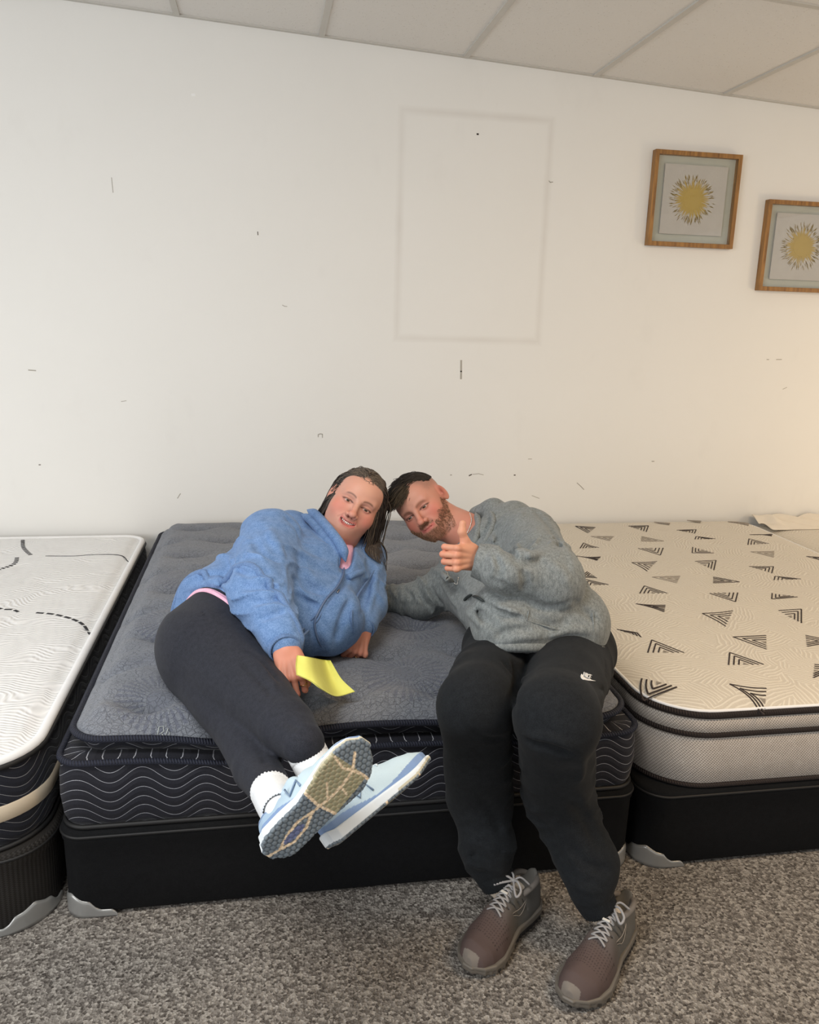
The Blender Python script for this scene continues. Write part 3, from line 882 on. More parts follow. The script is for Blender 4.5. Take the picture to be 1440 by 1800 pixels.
mk('border', np.concatenate([V, V2]), np.concatenate([Q, Q2 + len(V)]), M_lborder, bed, uv=np.concatenate([U, U2]), label='navy border with thin wave stitching')
V, Q, U = loft(per, [(0.008, 0.303), (0.0115, 0.307), (0.0115, 0.343), (0.008, 0.347)]); mk('side_band', V, Q, M_band, bed, uv=U, label='cream woven band')
V, Q, U = ringtube(per, 0.003, 0.231, 0.006); mk('bottom_tape', V, Q, M_skirt, bed, uv=U)
V, Q, U = ringtube(per, 0.003, 0.442, 0.0075); mk('top_tape', V, Q, M_skirt, bed, uv=U)
V, Q, U = ringtube(per, -0.008, 0.452, 0.013); mk('top_roll', V, Q, M_white, bed, uv=U)
tpl = [(x, y) for k, y in enumerate(np.arange(2.02, 3.9, 0.23)) for x in np.arange(LX1 - 0.16 - (0.13 if k % 2 else 0), LX0 + .1, -0.27)]
tfl = tufts(tpl, 0.006, 0.04)
def zl(X, Y, e):
    return 0.452 + 0.022 * (1 - np.exp(-e / 0.04)) + tfl(X, Y) * np.clip((e - .02) / 0.06, 0, 1) - 0.007 * np.exp(-((e - 0.028) / 0.010) ** 2)
V, Q = topgrid(LX0 + .008, LX1 - .008, LY0 + .004, LY1 - .004, rl, 130, 180, zl)
TV = [V]; TF = [Q]; TM = [np.zeros(len(Q), int)]; nv = len(V)
zr1 = lambda P: zl(P[:, 0], P[:, 1], np.maximum(np.minimum(LX1 - P[:, 0], P[:, 1] - LY0), 0))
def rope(pix, w0, dash, gap, slant=0.5):
    P = smooth_line([atz(*p, 0.472)[:2] for p in pix], 240)
    L = np.concatenate([[0], np.cumsum(np.linalg.norm(np.diff(P, axis=0), axis=1))]); s = 0
    while s + dash < L[-1]:
        q = np.array([[np.interp(x, L, P[:, k]) for k in (0, 1)] for x in np.linspace(s, s + dash, 4)])
        ribbon(q, w0, 1); s += dash + gap
rope([(-6, 1069), (8, 1072), (24, 1073), (40, 1081)], 0.010, 0.026, 0.012)
rope([(64, 1078), (90, 1080), (115, 1085), (140, 1093), (153, 1102), (163, 1112)], 0.010, 0.026, 0.012)
rope([(40, 950), (41, 962), (48, 971), (55, 977)], 0.016, 0.011, 0.010)
rope([(30, 981), (28, 988), (20, 994), (-5, 1003)], 0.016, 0.011, 0.010)
rope([(80, 978), (130, 978), (160, 976), (205, 975), (220, 978), (234, 988)], 0.004, 0.030, 0.0005)
mk('top_panel', np.concatenate(TV), np.concatenate(TF), [M_ltop, M_rope], bed, midx=np.concatenate(TM), label='white embossed panel with dashed rope lines')

# ---- further white mattress glimpsed beyond the cream one
bed = root('mattress', (3.4, 3.3, 0), label='plain cream mattress glimpsed past the triangle-patterned one at the right edge', category='mattress')
per = rrect(2.585, 4.10, 2.2, 3.915, 0.08)
V, Q, U = loft(per, [(-0.01, 0.0), (0, 0.02), (0.006, 0.2), (0.006, 0.42), (0, 0.45)]); mk('border', V, Q, M_rside, bed, uv=U)
V, Q = topgrid(2.585, 4.10, 2.2, 3.915, 0.08, 60, 60, lambda X, Y, e: 0.45 + 0.03 * (1 - np.exp(-e / .05)) + tfr(X, Y)); mk('top_panel', V, Q, M_rtop, bed)
V, Q, U = ringtube(per, 0.0, 0.452, 0.006); mk('top_tape', V, Q, M_white, bed, uv=U)
c1 = plain('clear_wrap', srgb(226, 218, 204), 0.3)
V, Q = topgrid(2.60, 3.3, 3.72, 3.93, 0.01, 60, 24, lambda X, Y, e: 0.482 + 0.035 * np.abs(np.sin(X * 17 + Y * 22)) * np.clip((Y - 3.72) / .2, 0, 1) + 0.02 * np.exp(-((X - 2.68) / .03) ** 2) * np.clip((Y - 3.72) / .1, 0, 1))
V2 = V.copy(); V2[:, 2] -= 0.002
mk('sheet_of_wrap', np.concatenate([V, V2]), np.concatenate([Q, Q[:, ::-1] + len(V)]), c1, None, label='crumpled pale wrap lying against the wall on the far right mattress', category='wrapping')

# ================================================================== PICTURES
def wood():
    t = NT('oak_frame'); v = t.coord()
    n = t.noise(t.mapping(v, (60, 60, 6)), 1.0, 4, 0.6, 0.6)
    return t.out(t.ramp(n, [(0.3, srgb(112, 76, 38)), (0.7, srgb(170, 124, 66))]), 0.45, t.bump(n, 0.15, 0.002))
M_oak = wood(); M_mat = plain('mount_board', srgb(196, 196, 188), 0.85, bscale=300); M_card = plain('art_card', srgb(196, 190, 188), 0.85, bscale=120, bstr=0.3)
M_gold = plain('gold_ink', srgb(188, 160, 84), 0.45, 0.15); 
def glass():
    m = bpy.data.materials.new('picture_glass'); m.use_nodes = True; n = m.node_tree.nodes; l = m.node_tree.links
    n.clear(); o = n.new('ShaderNodeOutputMaterial'); a = n.new('ShaderNodeBsdfTransparent'); g = n.new('ShaderNodeBsdfGlossy'); x = n.new('ShaderNodeMixShader')
    a.inputs[0].default_value = (.96, .97, .96, 1); g.inputs['Roughness'].default_value = 0.03; x.inputs[0].default_value = 0.035
    l.new(a.outputs[0], x.inputs[1]); l.new(g.outputs[0], x.inputs[2]); l.new(x.outputs[0], o.inputs[0]); return m
M_glass = glass()
def picture(xl, xr, zb, zt, label, seed):
    o = root('framed_picture', ((xl + xr) / 2, WY, zb), label=label, category='picture', group='starburst pictures on the wall')
    fw, dp = 0.020, 0.036; y0, y1 = WY - dp, WY - 0.001
    V = []; Fc = []
    for (x0, x1, z0, z1, a, b) in ((xl, xr, zb, zt, 0, 0),):
        out = [(x0, z0), (x1, z0), (x1, z1), (x0, z1)]; inn = [(x0 + fw, z0 + fw), (x1 - fw, z0 + fw), (x1 - fw, z1 - fw), (x0 + fw, z1 - fw)]
        for p in out: V.append((p[0], y1, p[1]))
        for p in out: V.append((p[0], y0, p[1]))
        for p in inn: V.append((p[0], y0, p[1]))
        for p in inn: V.append((p[0], y1, p[1]))
    for k in range(4):
        k2 = (k + 1) % 4
        Fc += [(k, k2, 4 + k2, 4 + k), (4 + k, 4 + k2, 8 + k2, 8 + k), (8 + k, 8 + k2, 12 + k2, 12 + k)]
    fr = mk('frame', V, Fc, M_oak, o, smooth=False)
    bv = fr.modifiers.new('b', 'BEVEL'); bv.width = 0.0015; bv.segments = 2
    V, Q = box((xl + .012, WY - .008, zb + .012), (xr - .012, WY - .002, zt - .012)); mk('mount', V, Q, M_mat, o, smooth=False)
    mx, mz = 0.062, 0.058
    V, Q = box((xl + mx, WY - .020, zb + mz), (xr - mx, WY - .014, zt - mz))
    V2, Q2 = box((xl + mx + .02, WY - .015, zb + mz + .02), (xr - mx - .02, WY - .0075, zt - mz - .02))
    mk('art_card', np.concatenate([V, V2]), np.concatenate([Q, Q2 + 8]), M_card, o, smooth=False)
    rs = random.Random(seed); cx, cz = (xl + xr) / 2 - 0.008, (zb + zt) / 2 + 0.004
    pp = []
    def blade(a, r0, r1, wd):
        c, s = math.cos(a), math.sin(a)
        q = [(r0, -wd), (r1 * .8, -wd * .7), (r1, 0), (r1 * .8, wd * .7), (r0, wd)]
        yy = WY - 0.0204 - rs.random() * 0.0008
        V = [(cx + r * c - t * s, yy, cz + r * s + t * c) for r, t in q] + [(cx + r * c - t * s, WY - .0195, cz + r * s + t * c) for r, t in q]
        pp.append((V, [(4, 3, 2, 1, 0)] + [(i, (i + 1) % 5, 5 + (i + 1) % 5, 5 + i) for i in range(5)]))
    for k in range(96):
        a = k * 2 * math.pi / 96 + rs.uniform(-.02, .02); blade(a, 0.0, rs.uniform(.066, .104), 0.0028)
    for k in range(150):
        a = rs.uniform(0, 2 * math.pi); r = rs.uniform(.085, .118); blade(a, r, r + rs.uniform(.004, .012), 0.0015)
    V = [(cx + .046 * math.cos(a), WY - .0214, cz + .046 * math.sin(a)) for a in np.linspace(0, 2 * math.pi, 40, endpoint=False)]
    V += [(p[0], WY - .0195, p[2]) for p in V]
    pp.append((V, [tuple(range(39, -1, -1))] + [(i, (i + 1) % 40, 40 + (i + 1) % 40, 40 + i) for i in range(40)]))
    V, Fc = joinl(pp); mk('gold_starburst', V, Fc, M_gold, o, smooth=False)
    V, Q = box((xl + fw * .6, WY - .030, zb + fw * .6), (xr - fw * .6, WY - .028, zt - fw * .6)); mk('glass', V, Q, M_glass, o, smooth=False)
    return o
picture(1.852, 2.304, 1.876, 2.311, 'complete square gold starburst picture in oak frame, the higher one to the left', 5)
picture(2.472, 2.925, 1.684, 2.118, 'gold starburst picture in oak frame hanging lower, cut off by the right edge', 9)
# ================================================================== PEOPLE: shared builders
def skin_mat(name, rough=0.5):
    t = NT(name); n = t.noise(t.coord(), 220, 3); m = t.noise(t.coord(), 45, 3)
    col = t.mix(t.math('MULTIPLY', m, 0.16), t.attr('Col'), (0.48, 0.18, 0.14))
    mt = t.out(col, rough, t.bump(n, 0.10, 0.001), spec=0.35)
    t.b.inputs['Subsurface Weight'].default_value = 0.12
    t.b.inputs['Subsurface Radius'].default_value = (1.0, 0.35, 0.2); t.b.inputs['Subsurface Scale'].default_value = 0.006
    return mt
M_skin = skin_mat('skin')
def vc_mat(name, rough=0.7, bs=0, bst=0.3, bd=0.001, spec=0.3, sheen=None):
    t = NT(name); bp = t.bump(t.noise(t.coord(), bs, 3), bst, bd) if bs else None
    return t.out(t.attr('Col'), rough, bp, spec=spec, sheen=sheen)
M_eye = vc_mat('eye_surface', 0.08, spec=0.6)
M_teeth = plain('tooth_enamel', srgb(236, 226, 214), 0.25)
M_hair = vc_mat('hair_strands', 0.5, spec=0.35)

def sgm(x): return 1 / (1 + np.exp(-np.clip(x, -40, 40)))
def sm(x, a, b):
    t = np.clip((x - a) / (b - a), 0, 1); return t * t * (3 - 2 * t)

def head_ops(male, neck_end, neck_r):
    o = []
    wj = 1.06 if male else 1.11; sw_ = .076 if male else .0725
    U = lambda k, f: o.append(('u', k, f)); Dn = lambda k, f: o.append(('d', k, f))
    U(0, ell((0, -.022, .030), (sw_, .096, .082)))
    U(.03, ell((0, .028, .032), (.062, .052, .052)))
    U(.03, ell((0, .012, -.030), (.066 * wj, .070, .076)))
    U(.03, ell((0, .024, -.070), (.054 * wj, .056, .042)))
    U(.028, ell((0, .066, -.097), (.024 if male else .020, .018, .018)))
    if not male: U(.035, ell((0, .022, -.108), (.050, .050, .030)))
    for s in (-1, 1):
        U(.022, ell((s * .041, .050, -.032), (.029 if not male else .026, .025 if not male else .021, .027)))
        U(.015, cone((s * .043, .064, .020), (s * .011, .079, .017), .009, .008 if male else .006))
        Dn(.018, ell((s * .032, .092, .001), (.018, .014, .0115)))
        U(.004, ell((s * .0315, .0665, 0), (.0160, .0140, .0125)))
        Dn(.002, ell((s * .0315, .083, -.0008), (.0125, .012, .0033 if not male else .0028)))
    U(.010, cone((0, .081, .012), (0, .1035, -.026), .0072, .0098))
    U(.006, ell((0, .1085, -.030), (.0122, .0110, .0102)))
    for s in (-1, 1):
        U(.004, ell((s * .0140, .0955, -.0345), (.0078, .0100, .0078)))
        Dn(.003, ell((s * .0066, .1025, -.0425), (.0038, .0060, .0042)))
    U(.022, ell((0, .068, -.064), (.032, .022, .022)))
    sl = .009 if not male else .0035
    if male:
        up = [(-.028, .074, -.063 + sl), (-.012, .089, -.0565), (0, .0908, -.0575), (.012, .089, -.0565), (.028, .074, -.063 + sl)]
    else:
        up = [(-.031, .070, -.063 + sl), (-.014, .085, -.0548), (0, .0885, -.0552), (.014, .085, -.0548), (.031, .070, -.063 + sl)]
    lw = [(-.026, .074, -.064 + sl), (-.010, .0865, -.0700), (.010, .0865, -.0700), (.026, .074, -.064 + sl)]
    if not male: lw = [(-.030, .070, -.065 + sl), (-.011, .0845, -.0725), (.011, .0845, -.0725), (.030, .070, -.065 + sl)]
    for i in range(4): U(.004, cone(up[i], up[i + 1], (.003, .0048, .0044, .0048, .003)[i], (.003, .0048, .0044, .0048, .003)[i + 1]))
    for i in range(3): U(.004, cone(lw[i], lw[i + 1], (.003, .0062, .0062, .003)[i], (.003, .0062, .0062, .003)[i + 1]))
    if not male:
        for a, b, r0, r1 in (((-.027, .080, -.0545), (-.010, .092, -.0630), .0026, .0066), ((-.010, .092, -.0630), (.010, .092, -.0630), .0066, .0066), ((.010, .092, -.0630), (.027, .080, -.0545), .0066, .0026)):
            Dn(.002, cone(a, b, r0, r1))
    else:
        for a, b in (((-.026, .080, -.0600), (-.009, .0945, -.0630)), ((-.009, .0945, -.0630), (.009, .0945, -.0630)), ((.009, .0945, -.0630), (.026, .080, -.0600))):
            Dn(.0015, cone(a, b, .0014, .0014))
    for s in (-1, 1):
        Rt = np.array(Matrix.Rotation(s * 0.35, 3, 'Z') @ Matrix.Rotation(-0.2, 3, 'X'))
        U(.005, ell((s * .080, -.014, -.006), (.0075, .019, .031), Rt))
        Dn(.004, ell((s * .089, -.010, -.002), (.0060, .0115, .020), Rt))
        U(.003, ell((s * .080, -.004, -.010), (.005, .006, .007)))
    U(.030, cone((0, -.030, -.065), neck_end, neck_r, neck_r * 1.12))
    return o

def head_cols(V, male):
    x, y, z = V.T; ax = np.abs(x)
    base = np.array(srgb(196, 140, 120) if male else srgb(202, 150, 130))
    C = np.tile(base, (len(V), 1))
    def blend(m, c):
        nonlocal C
        m = np.clip(m, 0, 1)[:, None]; C = C * (1 - m) + np.array(srgb(*c)) * m
    g = lambda cx, cy, cz, r: np.exp(-(((ax - cx) ** 2 + (y - cy) ** 2 + (z - cz) ** 2) / r ** 2))
    blend(0.62 * g(.046, .062, -.030, .026), (206, 96, 80)); blend(0.55 * g(0, .105, -.03, .014), (208, 104, 88))
    blend(0.3 * g(0, .07, .055, .035), (226, 176, 148)); blend(.35 * g(.085, -.01, 0, .03), (206, 104, 88))
    blend(0.35 * sm(-z, .085, .13), (190, 112, 90))
    rs = np.random.RandomState(1)
    if male:
        n = rs.uniform(0, 1, len(V))
        line = -.030 - .030 * sm(.075 - y, 0.0, .05) * 0 + 0.9 * np.maximum(.045 - y, 0)
        beard = sm(line - z, -.012, .030) * sm(y, -.018, .012) * sm(z, -.124, -.104) * (ax < .0745)
        cheekfree = 1 - np.exp(-(((ax - .034) ** 2 + (z + .036) ** 2) / .020 ** 2))
        mus = np.exp(-((z + .049) / .0065) ** 2) * (ax < .030) * (y > .07)
        beard = np.clip(np.maximum(beard * cheekfree * (1 - .55 * np.exp(-((z + .060) / .012) ** 2) * (ax < .03)), mus), 0, 1)
        blend(beard * (0.24 + 0.26 * n), (124, 86, 62))
        blend(np.exp(-(((ax - .086) / .012) ** 2 + ((y + .008) / .010) ** 2 + ((z + .002) / .017) ** 2)) * .8, (132, 52, 42))  # dark red ear hollow, its shade painted into the skin colour
        blend(sm(z, .020, .050) * sm(.062 - y, .0, .03) * (.30 + .25 * n) * (ax > .035), (96, 84, 76))
        scalp = sm(z + 0.30 * (-y) - .0, .052, .075) * (1 - sm(y, .030, .052)) + sm(-y, .03, .06) * sm(z, -.03, .02)
        blend(np.clip(scalp, 0, 1) * (0.45 + .2 * n), (92, 80, 72))
    else:
        scalp = sm(z + 0.55 * (-y), .045, .065)
        blend(scalp * (1 - sm(y, .05, .07)), (120, 100, 84))
    inm = ((ax < .027) & (y > .070))
    lipz = -.0600 + (.008 if not male else .0035) * (ax / .028) ** 2 - .003
    lip = np.exp(-((z - lipz) / (.0115 if not male else .0075)) ** 4) * inm * sm(.029 - ax, 0, .004)
    blend(lip * .75, (186, 92, 88) if male else (190, 84, 84))
    if not male:
        blend(np.exp(-((z + .0630 - .008 * (ax / .027) ** 2) / .0060) ** 4) * (ax < .028) * (y > .06) * (y < .0860 - 12 * x * x), (96, 36, 34))
    # brows, lids
    bz = .0225 - .0022 * ((ax - .030) / .012) ** 2 + (.001 if not male else -.003)
    bw = .0030 if not male else .0042
    for a_, b_ in (((.019, -.036), (.034, -.056)),):                        # smile line: the fold's shade is put into the skin colour
        ab = np.array(b_) - np.array(a_); q = np.stack([ax, z], 1) - np.array(a_); tt = np.clip(q @ ab / (ab @ ab), 0, 1)
        blend(np.exp(-(np.linalg.norm(q - tt[:, None] * ab, axis=1) / .0022) ** 2) * (y > .05) * .42, (158, 88, 74))
    brow = np.exp(-((z - bz) / bw) ** 2) * sm(ax, .010, .015) * sm(.052 - ax, 0, .012) * (y > .055)
    blend(brow * (.85 if not male else .68), (92, 66, 54) if not male else (122, 84, 62))
    e = np.sqrt(((ax - .0315) / .0150) ** 2 + ((z + .0005) / .0052) ** 2)
    blend(np.exp(-((e - 1.0) / .32) ** 2) * (z > -.001) * (y > .060) * .95, (48, 28, 24))
    blend(np.exp(-(((ax - .033) / .017) ** 2 + ((z - .010) / .005) ** 2)) * (y > .06) * .28, (150, 92, 80))
    blend(np.exp(-((e - 1.0) / .30) ** 2) * (z <= -.001) * (y > .060) * .45, (140, 80, 70))
    blend(np.exp(-(((ax - .006) ** 2 + (z + .0435) ** 2) / .0035 ** 2)) * (y > .085), (110, 48, 40))
    return C

def ball(c, r, n=24, m=16):
    th = np.linspace(0, np.pi, m); ph = np.linspace(0, 2 * np.pi, n, endpoint=False)
    V = [(c[0] + r * math.sin(a) * math.cos(b), c[1] + r * math.cos(a), c[2] + r * math.sin(a) * math.sin(b)) for a in th for b in ph]
    Q = [(i * n + j, (i + 1) * n + j, (i + 1) * n + (j + 1) % n, i * n + (j + 1) % n) for i in range(m - 1) for j in range(n)]
    return np.array(V), np.array(Q)

def eye_parts(R, c, look, iris, person):
    for s in (-1, 1):
        V, Q = ball((0, 0, 0), .0124, 28, 22)
        g = nrm(np.array([look[0], 1, look[1]])); d = nrm_rows(V) @ g; ang = np.arccos(np.clip(d, -1, 1))
        C = np.tile(np.array(srgb(196, 180, 172)), (len(V), 1))
        C[ang < .56] = np.array(srgb(*iris)) * 0.5; C[ang < .48] = srgb(*iris); C[ang < .20] = (0.01, 0.008, 0.006)
        Vw = (V + np.array([s * .0315, .0668, 0])) @ R.T + c
        mk('eye', Vw, Q, M_eye, person, cols=C)
def nrm_rows(V): return V / (np.linalg.norm(V, axis=1)[:, None] + 1e-12)

# ---- hand: frame a = wrist to knuckles, t = thumb side, n = back of the hand
def hand_ops(fingers, thumb, th=1.0, palm=None):
    o = [('u', 0, ubox((.046, .002, 0), (.044, .036, .0135), r=.012)), ('u', .02, ell((.020, .002, -.002), (.032, .030, .018))),
         ('u', .018, ell((.040, .026, -.008), (.034, .017, .016))), ('u', .02, cone((-.030, 0, -.004), (.0, 0, -.002), .019, .023))]
    for j, ft in enumerate((.030, .010, -.011, -.030)):         # tendons and knuckles on the back
        o.append(('u', .008, cone((.030, ft * .6, .0105), (.086, ft, .0115), .003, .0035)))
        o.append(('u', .008, ell((.088, ft, .005), (.0115, .0095, .0100))))
    for pts, r in fingers:
        for i in range(len(pts) - 1): o.append(('u', .004, cone(pts[i], pts[i + 1], r * (1 - .07 * i), r * (1 - .07 * (i + 1)))))
    for i in range(len(thumb) - 1):
        rr = (.0165, .0130, .0115, .0100); o.append(('u', .008, cone(thumb[i], thumb[i + 1], rr[i], rr[i + 1])))
    return o

def hand_cols(V, tone, fingers, thumb, wristx=0.0):
    C = np.tile(np.array(srgb(*tone)), (len(V), 1))
    for k, (pts, r) in enumerate(fingers + [(thumb, .011)]):
        for q, rad, col, st in ((pts[1], .013, (208, 110, 88), .45), (pts[0], .013, (206, 112, 90), .3)):
            m = np.exp(-(((V - np.array(q)) ** 2).sum(1)) / rad ** 2)[:, None] * st
            C = C * (1 - m) + np.array(srgb(*col)) * m
    return C

def nails(fingers, thumb, nrmls):
    """small nail plates at the fingertips: list of (centre, direction, normal)"""
    out = []
    for (pts, r), nn in zip(fingers + [(thumb, .0105)], nrmls):
        if nn is None: continue
        p1 = np.array(pts[-1], float); p0 = np.array(pts[-2], float); d = nrm(p1 - p0); nn = nrm(np.array(nn) - d * (np.array(nn) @ d))
        s = np.cross(d, nn); c = p1 + nn * r * .80 + d * r * .15
        V = []
        for i in range(6):
            for j in range(6):
                u = (i / 5 - .5) * 2; v = (j / 5 - .5) * 2
                V.append(c + d * u * r * .72 + s * v * r * .62 * math.sqrt(max(0, 1 - .35 * u * u)) - nn * (.30 * v * v + .12 * u * u) * r)
        Q = [(i * 6 + j, (i + 1) * 6 + j, (i + 1) * 6 + j + 1, i * 6 + j + 1) for i in range(5) for j in range(5)]
        V = np.array(V); out.append((np.concatenate([V, V - nn * .0012]), np.concatenate([Q, np.array(Q)[:, ::-1] + 36])))
    return out

def mesh_hand(fingers, thumb, A, T, N, wrist, tone, scale=1.0, h=0.0016):
    ops = hand_ops(fingers, thumb); f = compile_sdf(ops)
    V, Q = polymesh(f, (-.06, -.075, -.075), (.17, .135, .05), h)
    V = relax(V, Q, 1, .5)
    C = hand_cols(V, tone, fingers, thumb)
    R = np.stack([nrm(A), nrm(T), nrm(N)], 1)
    if np.linalg.det(R) < 0: Q = Q[:, ::-1]
    return (V * scale) @ R.T + wrist, Q, C, R

# ---- strands of hair: pushed out of the skull, then falling
def strands(roots, dirs, length, push, grav, stiff, seg=16, seed=0, curl=0.0):
    rs = np.random.RandomState(seed); P = np.array(roots, float); Dv = np.array(dirs, float); n = len(P)
    L = np.asarray(length, float) * np.ones(n); out = [P.copy()]
    ph = rs.uniform(0, 6.28, (n, 3))
    for i in range(seg):
        st = (L / seg)[:, None]
        w = stiff(i / seg)
        Dv = nrm_rows(Dv * w + grav * (1 - w) + curl * np.sin(ph + i * 0.9))
        P = P + Dv * st
        P = push(P); out.append(P.copy())
    return np.stack(out, 1)                          # n, seg+1, 3

def strand_mesh(S, r0, r1, cols, k=4):
    n, m, _ = S.shape; T = np.gradient(S, axis=1); T /= np.linalg.norm(T, axis=2)[..., None] + 1e-12
    ref = np.array([.3, .8, .52]); A = ref - T * (T @ ref)[..., None]; A /= np.linalg.norm(A, axis=2)[..., None] + 1e-12
    B = np.cross(T, A); t = np.linspace(0, 1, m); R = (r0 + (r1 - r0) * t ** 1.5)[None, :, None]
    ph = np.linspace(0, 2 * np.pi, k, endpoint=False)
    V = np.stack([S + R * (math.cos(a) * A + math.sin(a) * B) for a in ph], 2).reshape(-1, 3)
    i, s, j = np.meshgrid(np.arange(n), np.arange(m - 1), np.arange(k), indexing='ij'); i, s, j = i.ravel(), s.ravel(), j.ravel(); j2 = (j + 1) % k
    b = i * m * k; Q = np.stack([b + s * k + j, b + s * k + j2, b + (s + 1) * k + j2, b + (s + 1) * k + j], 1)
    C = np.repeat(np.asarray(cols, float), m * k, axis=0) if np.ndim(cols) == 2 else cols
    return V, Q, C

# ---- shoes: local frame x = towards the outer side, y = heel to toe, z up
class Last:
    s_ = [0, .03, .10, .25, .42, .58, .74, .86, .95, 1]
    hw = np.array([.010, .024, .0340, .0360, .0350, .0430, .0500, .0450, .0310, .010])
    cc = np.array([0, 0, 0, .001, .003, .002, -.001, -.004, -.007, -.008])
    def __init__(s, L, wid, side, top, soleh):
        s.L, s.wid, s.side, s.soleh = L, wid, side, soleh; s.tp = top
    def w(s, u): return np.interp(u, s.s_, s.hw) * s.wid
    def c(s, u): return np.interp(u, s.s_, s.cc) * s.side
    def spring(s, u): return .014 * sm(u, .72, 1.05) ** 1.3 + .006 * sm(-u, -.10, 0)
    def th(s, u): return np.interp(u, [0, .5, .8, 1], s.soleh)
    def top(s, u): return np.interp(u, [0, .04, .12, .22, .34, .48, .62, .78, .90, 1], s.tp)
    def base(s, u): return s.spring(u) + s.th(u)
    def sole(s, extra=0.004, grow=None):
        def f(P):
            u = P[:, 1] / s.L; uc = np.clip(u, 0, 1); x = P[:, 0] - s.c(uc)
            zb = s.spring(uc); zt = zb + s.th(uc); zm = (zb + zt) / 2; hz = (zt - zb) / 2
            w = s.w(uc) + extra + (0 if grow is None else grow(P, uc))
            dx = np.abs(x) - w; dz = np.abs(P[:, 2] - zm) - hz; dy = np.maximum(-u, u - 1) * s.L - extra
            r = .005; q = np.stack([dx + r, dz + r, dy + r], 1)
            return np.linalg.norm(np.maximum(q, 0), axis=1) + np.minimum(q.max(1), 0) - r
        return f
    def upper(s):
        def f(P):
            u = P[:, 1] / s.L; uc = np.clip(u, .0, 1); x = P[:, 0] - s.c(uc); z = P[:, 2] - s.base(uc) + .006
            w = s.w(uc) * .97; h = s.top(uc) + .006; n = 2.3
            lean = np.clip(z, 0, None) / h
            w = w * (1 - .12 * lean)
            g = ((np.abs(x) / w) ** n + (np.maximum(z, 0) / h) ** n) ** (1 / n) - 1
            d = g * np.minimum(w, h) * .8
            d = np.maximum(d, -z); d = np.maximum(d, np.maximum(-u, u - 1) * s.L)
            return d
        return f
    def surf(s, u, v, lift=0.001):
        """point on the upper; v in -1..1 across the top"""
        h = s.top(u) + .006; w = s.w(u) * .97; z = 1 - abs(v) ** 2.3; z = max(z, 0) ** (1 / 2.3)
        x = v * w * (1 - .12 * z); return np.array([x * 1.0 + s.c(u), u * s.L, z * h + s.base(u) - .006 + lift])
# ================================================================== WOMAN
def bounds(pts, m): 
    P = np.array(pts); return P.min(0) - m, P.max(0) + m
def ops_cones(lst, k):
    return [('u', (0 if i == 0 else (k[min(i, len(k)) - 1] if isinstance(k, tuple) else k)), cone(a, b, ra, rb)) for i, (a, b, ra, rb) in enumerate(lst)]
def taper(n, r): return r * np.minimum(1, np.sin(np.linspace(0.04, math.pi - .04, n)) * 2.2)
def shrink(lst, s): return [(a, b, max(ra - s, .02), max(rb - s, .02)) for a, b, ra, rb in lst]
def cloth(name, ops, lo, hi, h, mat, parent, it=1, **kw):
    f = compile_sdf(ops); V, Q = polymesh(f, lo, hi, h); V = relax(V, Q, it, .5)
    return mk(name, V, Q, mat, parent, **kw), f
def on_surface(f, pix, lift=0.0):
    H = hits(f, pix); e = 1e-3; G = np.stack([f(H + np.eye(3)[k] * e) - f(H - np.eye(3)[k] * e) for k in range(3)], 1)
    return H + nrm_rows(G) * lift
def cord(f, pix, r, lift=0.0, n=24, k=6):
    P = smooth_line(on_surface(f, pix, lift), n)
    return tube(P, taper(n, r), k)

fa, fb = (-0.17, 2.15, 0.52), None
woman = root('person', (-0.10, 2.2, 0.52), label='person in blue zip hoodie and black leggings lying on their side, holding a yellow envelope', category='person', group='people on the grey mattress')

# --- head
wUp = cdir(.50, .865, .02); wFw = cdir(.17, .01, 1.0); wFw = nrm(wFw - wUp * (wFw @ wUp)); wRt = np.cross(wFw, wUp)
WR = np.stack([wRt, wFw, wUp], 1); WC = W(627.5, 888, 2.50) - wFw * .078
wneck = W(592, 985, 2.62)
hops = head_ops(False, (wneck - WC) @ WR, .056)
hf = compile_sdf(hops)
hV, hQ = polymesh(hf, (-.12, -.15, -.28), (.12, .13, .13), .0018)
hC = head_cols(hV, False)
body_parts = [(hV @ WR.T + WC, hQ, hC)]

# --- leggings
hipc = W(380, 1124, 2.20)
LEG = [(W(402, 1098, 2.27), W(370, 1140, 2.22), .128, .146),
       (W(385, 1150, 2.14), W(456, 1232, 1.93), .120, .079), (W(456, 1232, 1.93), W(505, 1280, 1.80), .079, .062), (W(505, 1280, 1.80), W(533, 1308, 1.72), .062, .0445)]
LEG2 = [(W(366, 1170, 2.18), W(420, 1275, 1.95), .110, .064), (W(420, 1275, 1.95), W(452, 1350, 1.79), .064, .054), (W(452, 1350, 1.79), W(476, 1388, 1.68), .054, .0435)]
M_leg = fabric('black_leggings_cloth', srgb(29, 31, 38), srgb(46, 48, 57), 500, 0.15, 0.75, sheen=0.05)
ops = ops_cones(LEG, (.06, .008))
ops2 = ops_cones(LEG2, .008)
f1 = compile_sdf(ops); f2 = compile_sdf(ops2)
ops = [('u', 0, f1), ('u', .012, f2)]
fb0 = compile_sdf(ops)
ops = ops + [creases(fb0, [
    ([(450, 1105), (475, 1140), (505, 1185)], .006, .004), ([(462, 1120), (490, 1160), (515, 1195)], .005, -.004),
    ([(430, 1135), (462, 1165), (492, 1205)], .006, .003), ([(440, 1155), (470, 1185), (495, 1225)], .006, -.003),
    ([(425, 1165), (455, 1195), (485, 1230)], .006, .003), ([(340, 1060), (365, 1085), (400, 1125)], .003, .0025),
    ([(450, 1300), (470, 1345)], .007, .003), ([(500, 1265), (530, 1285)], .007, .002)]), wob(.0022, 22, 4)]
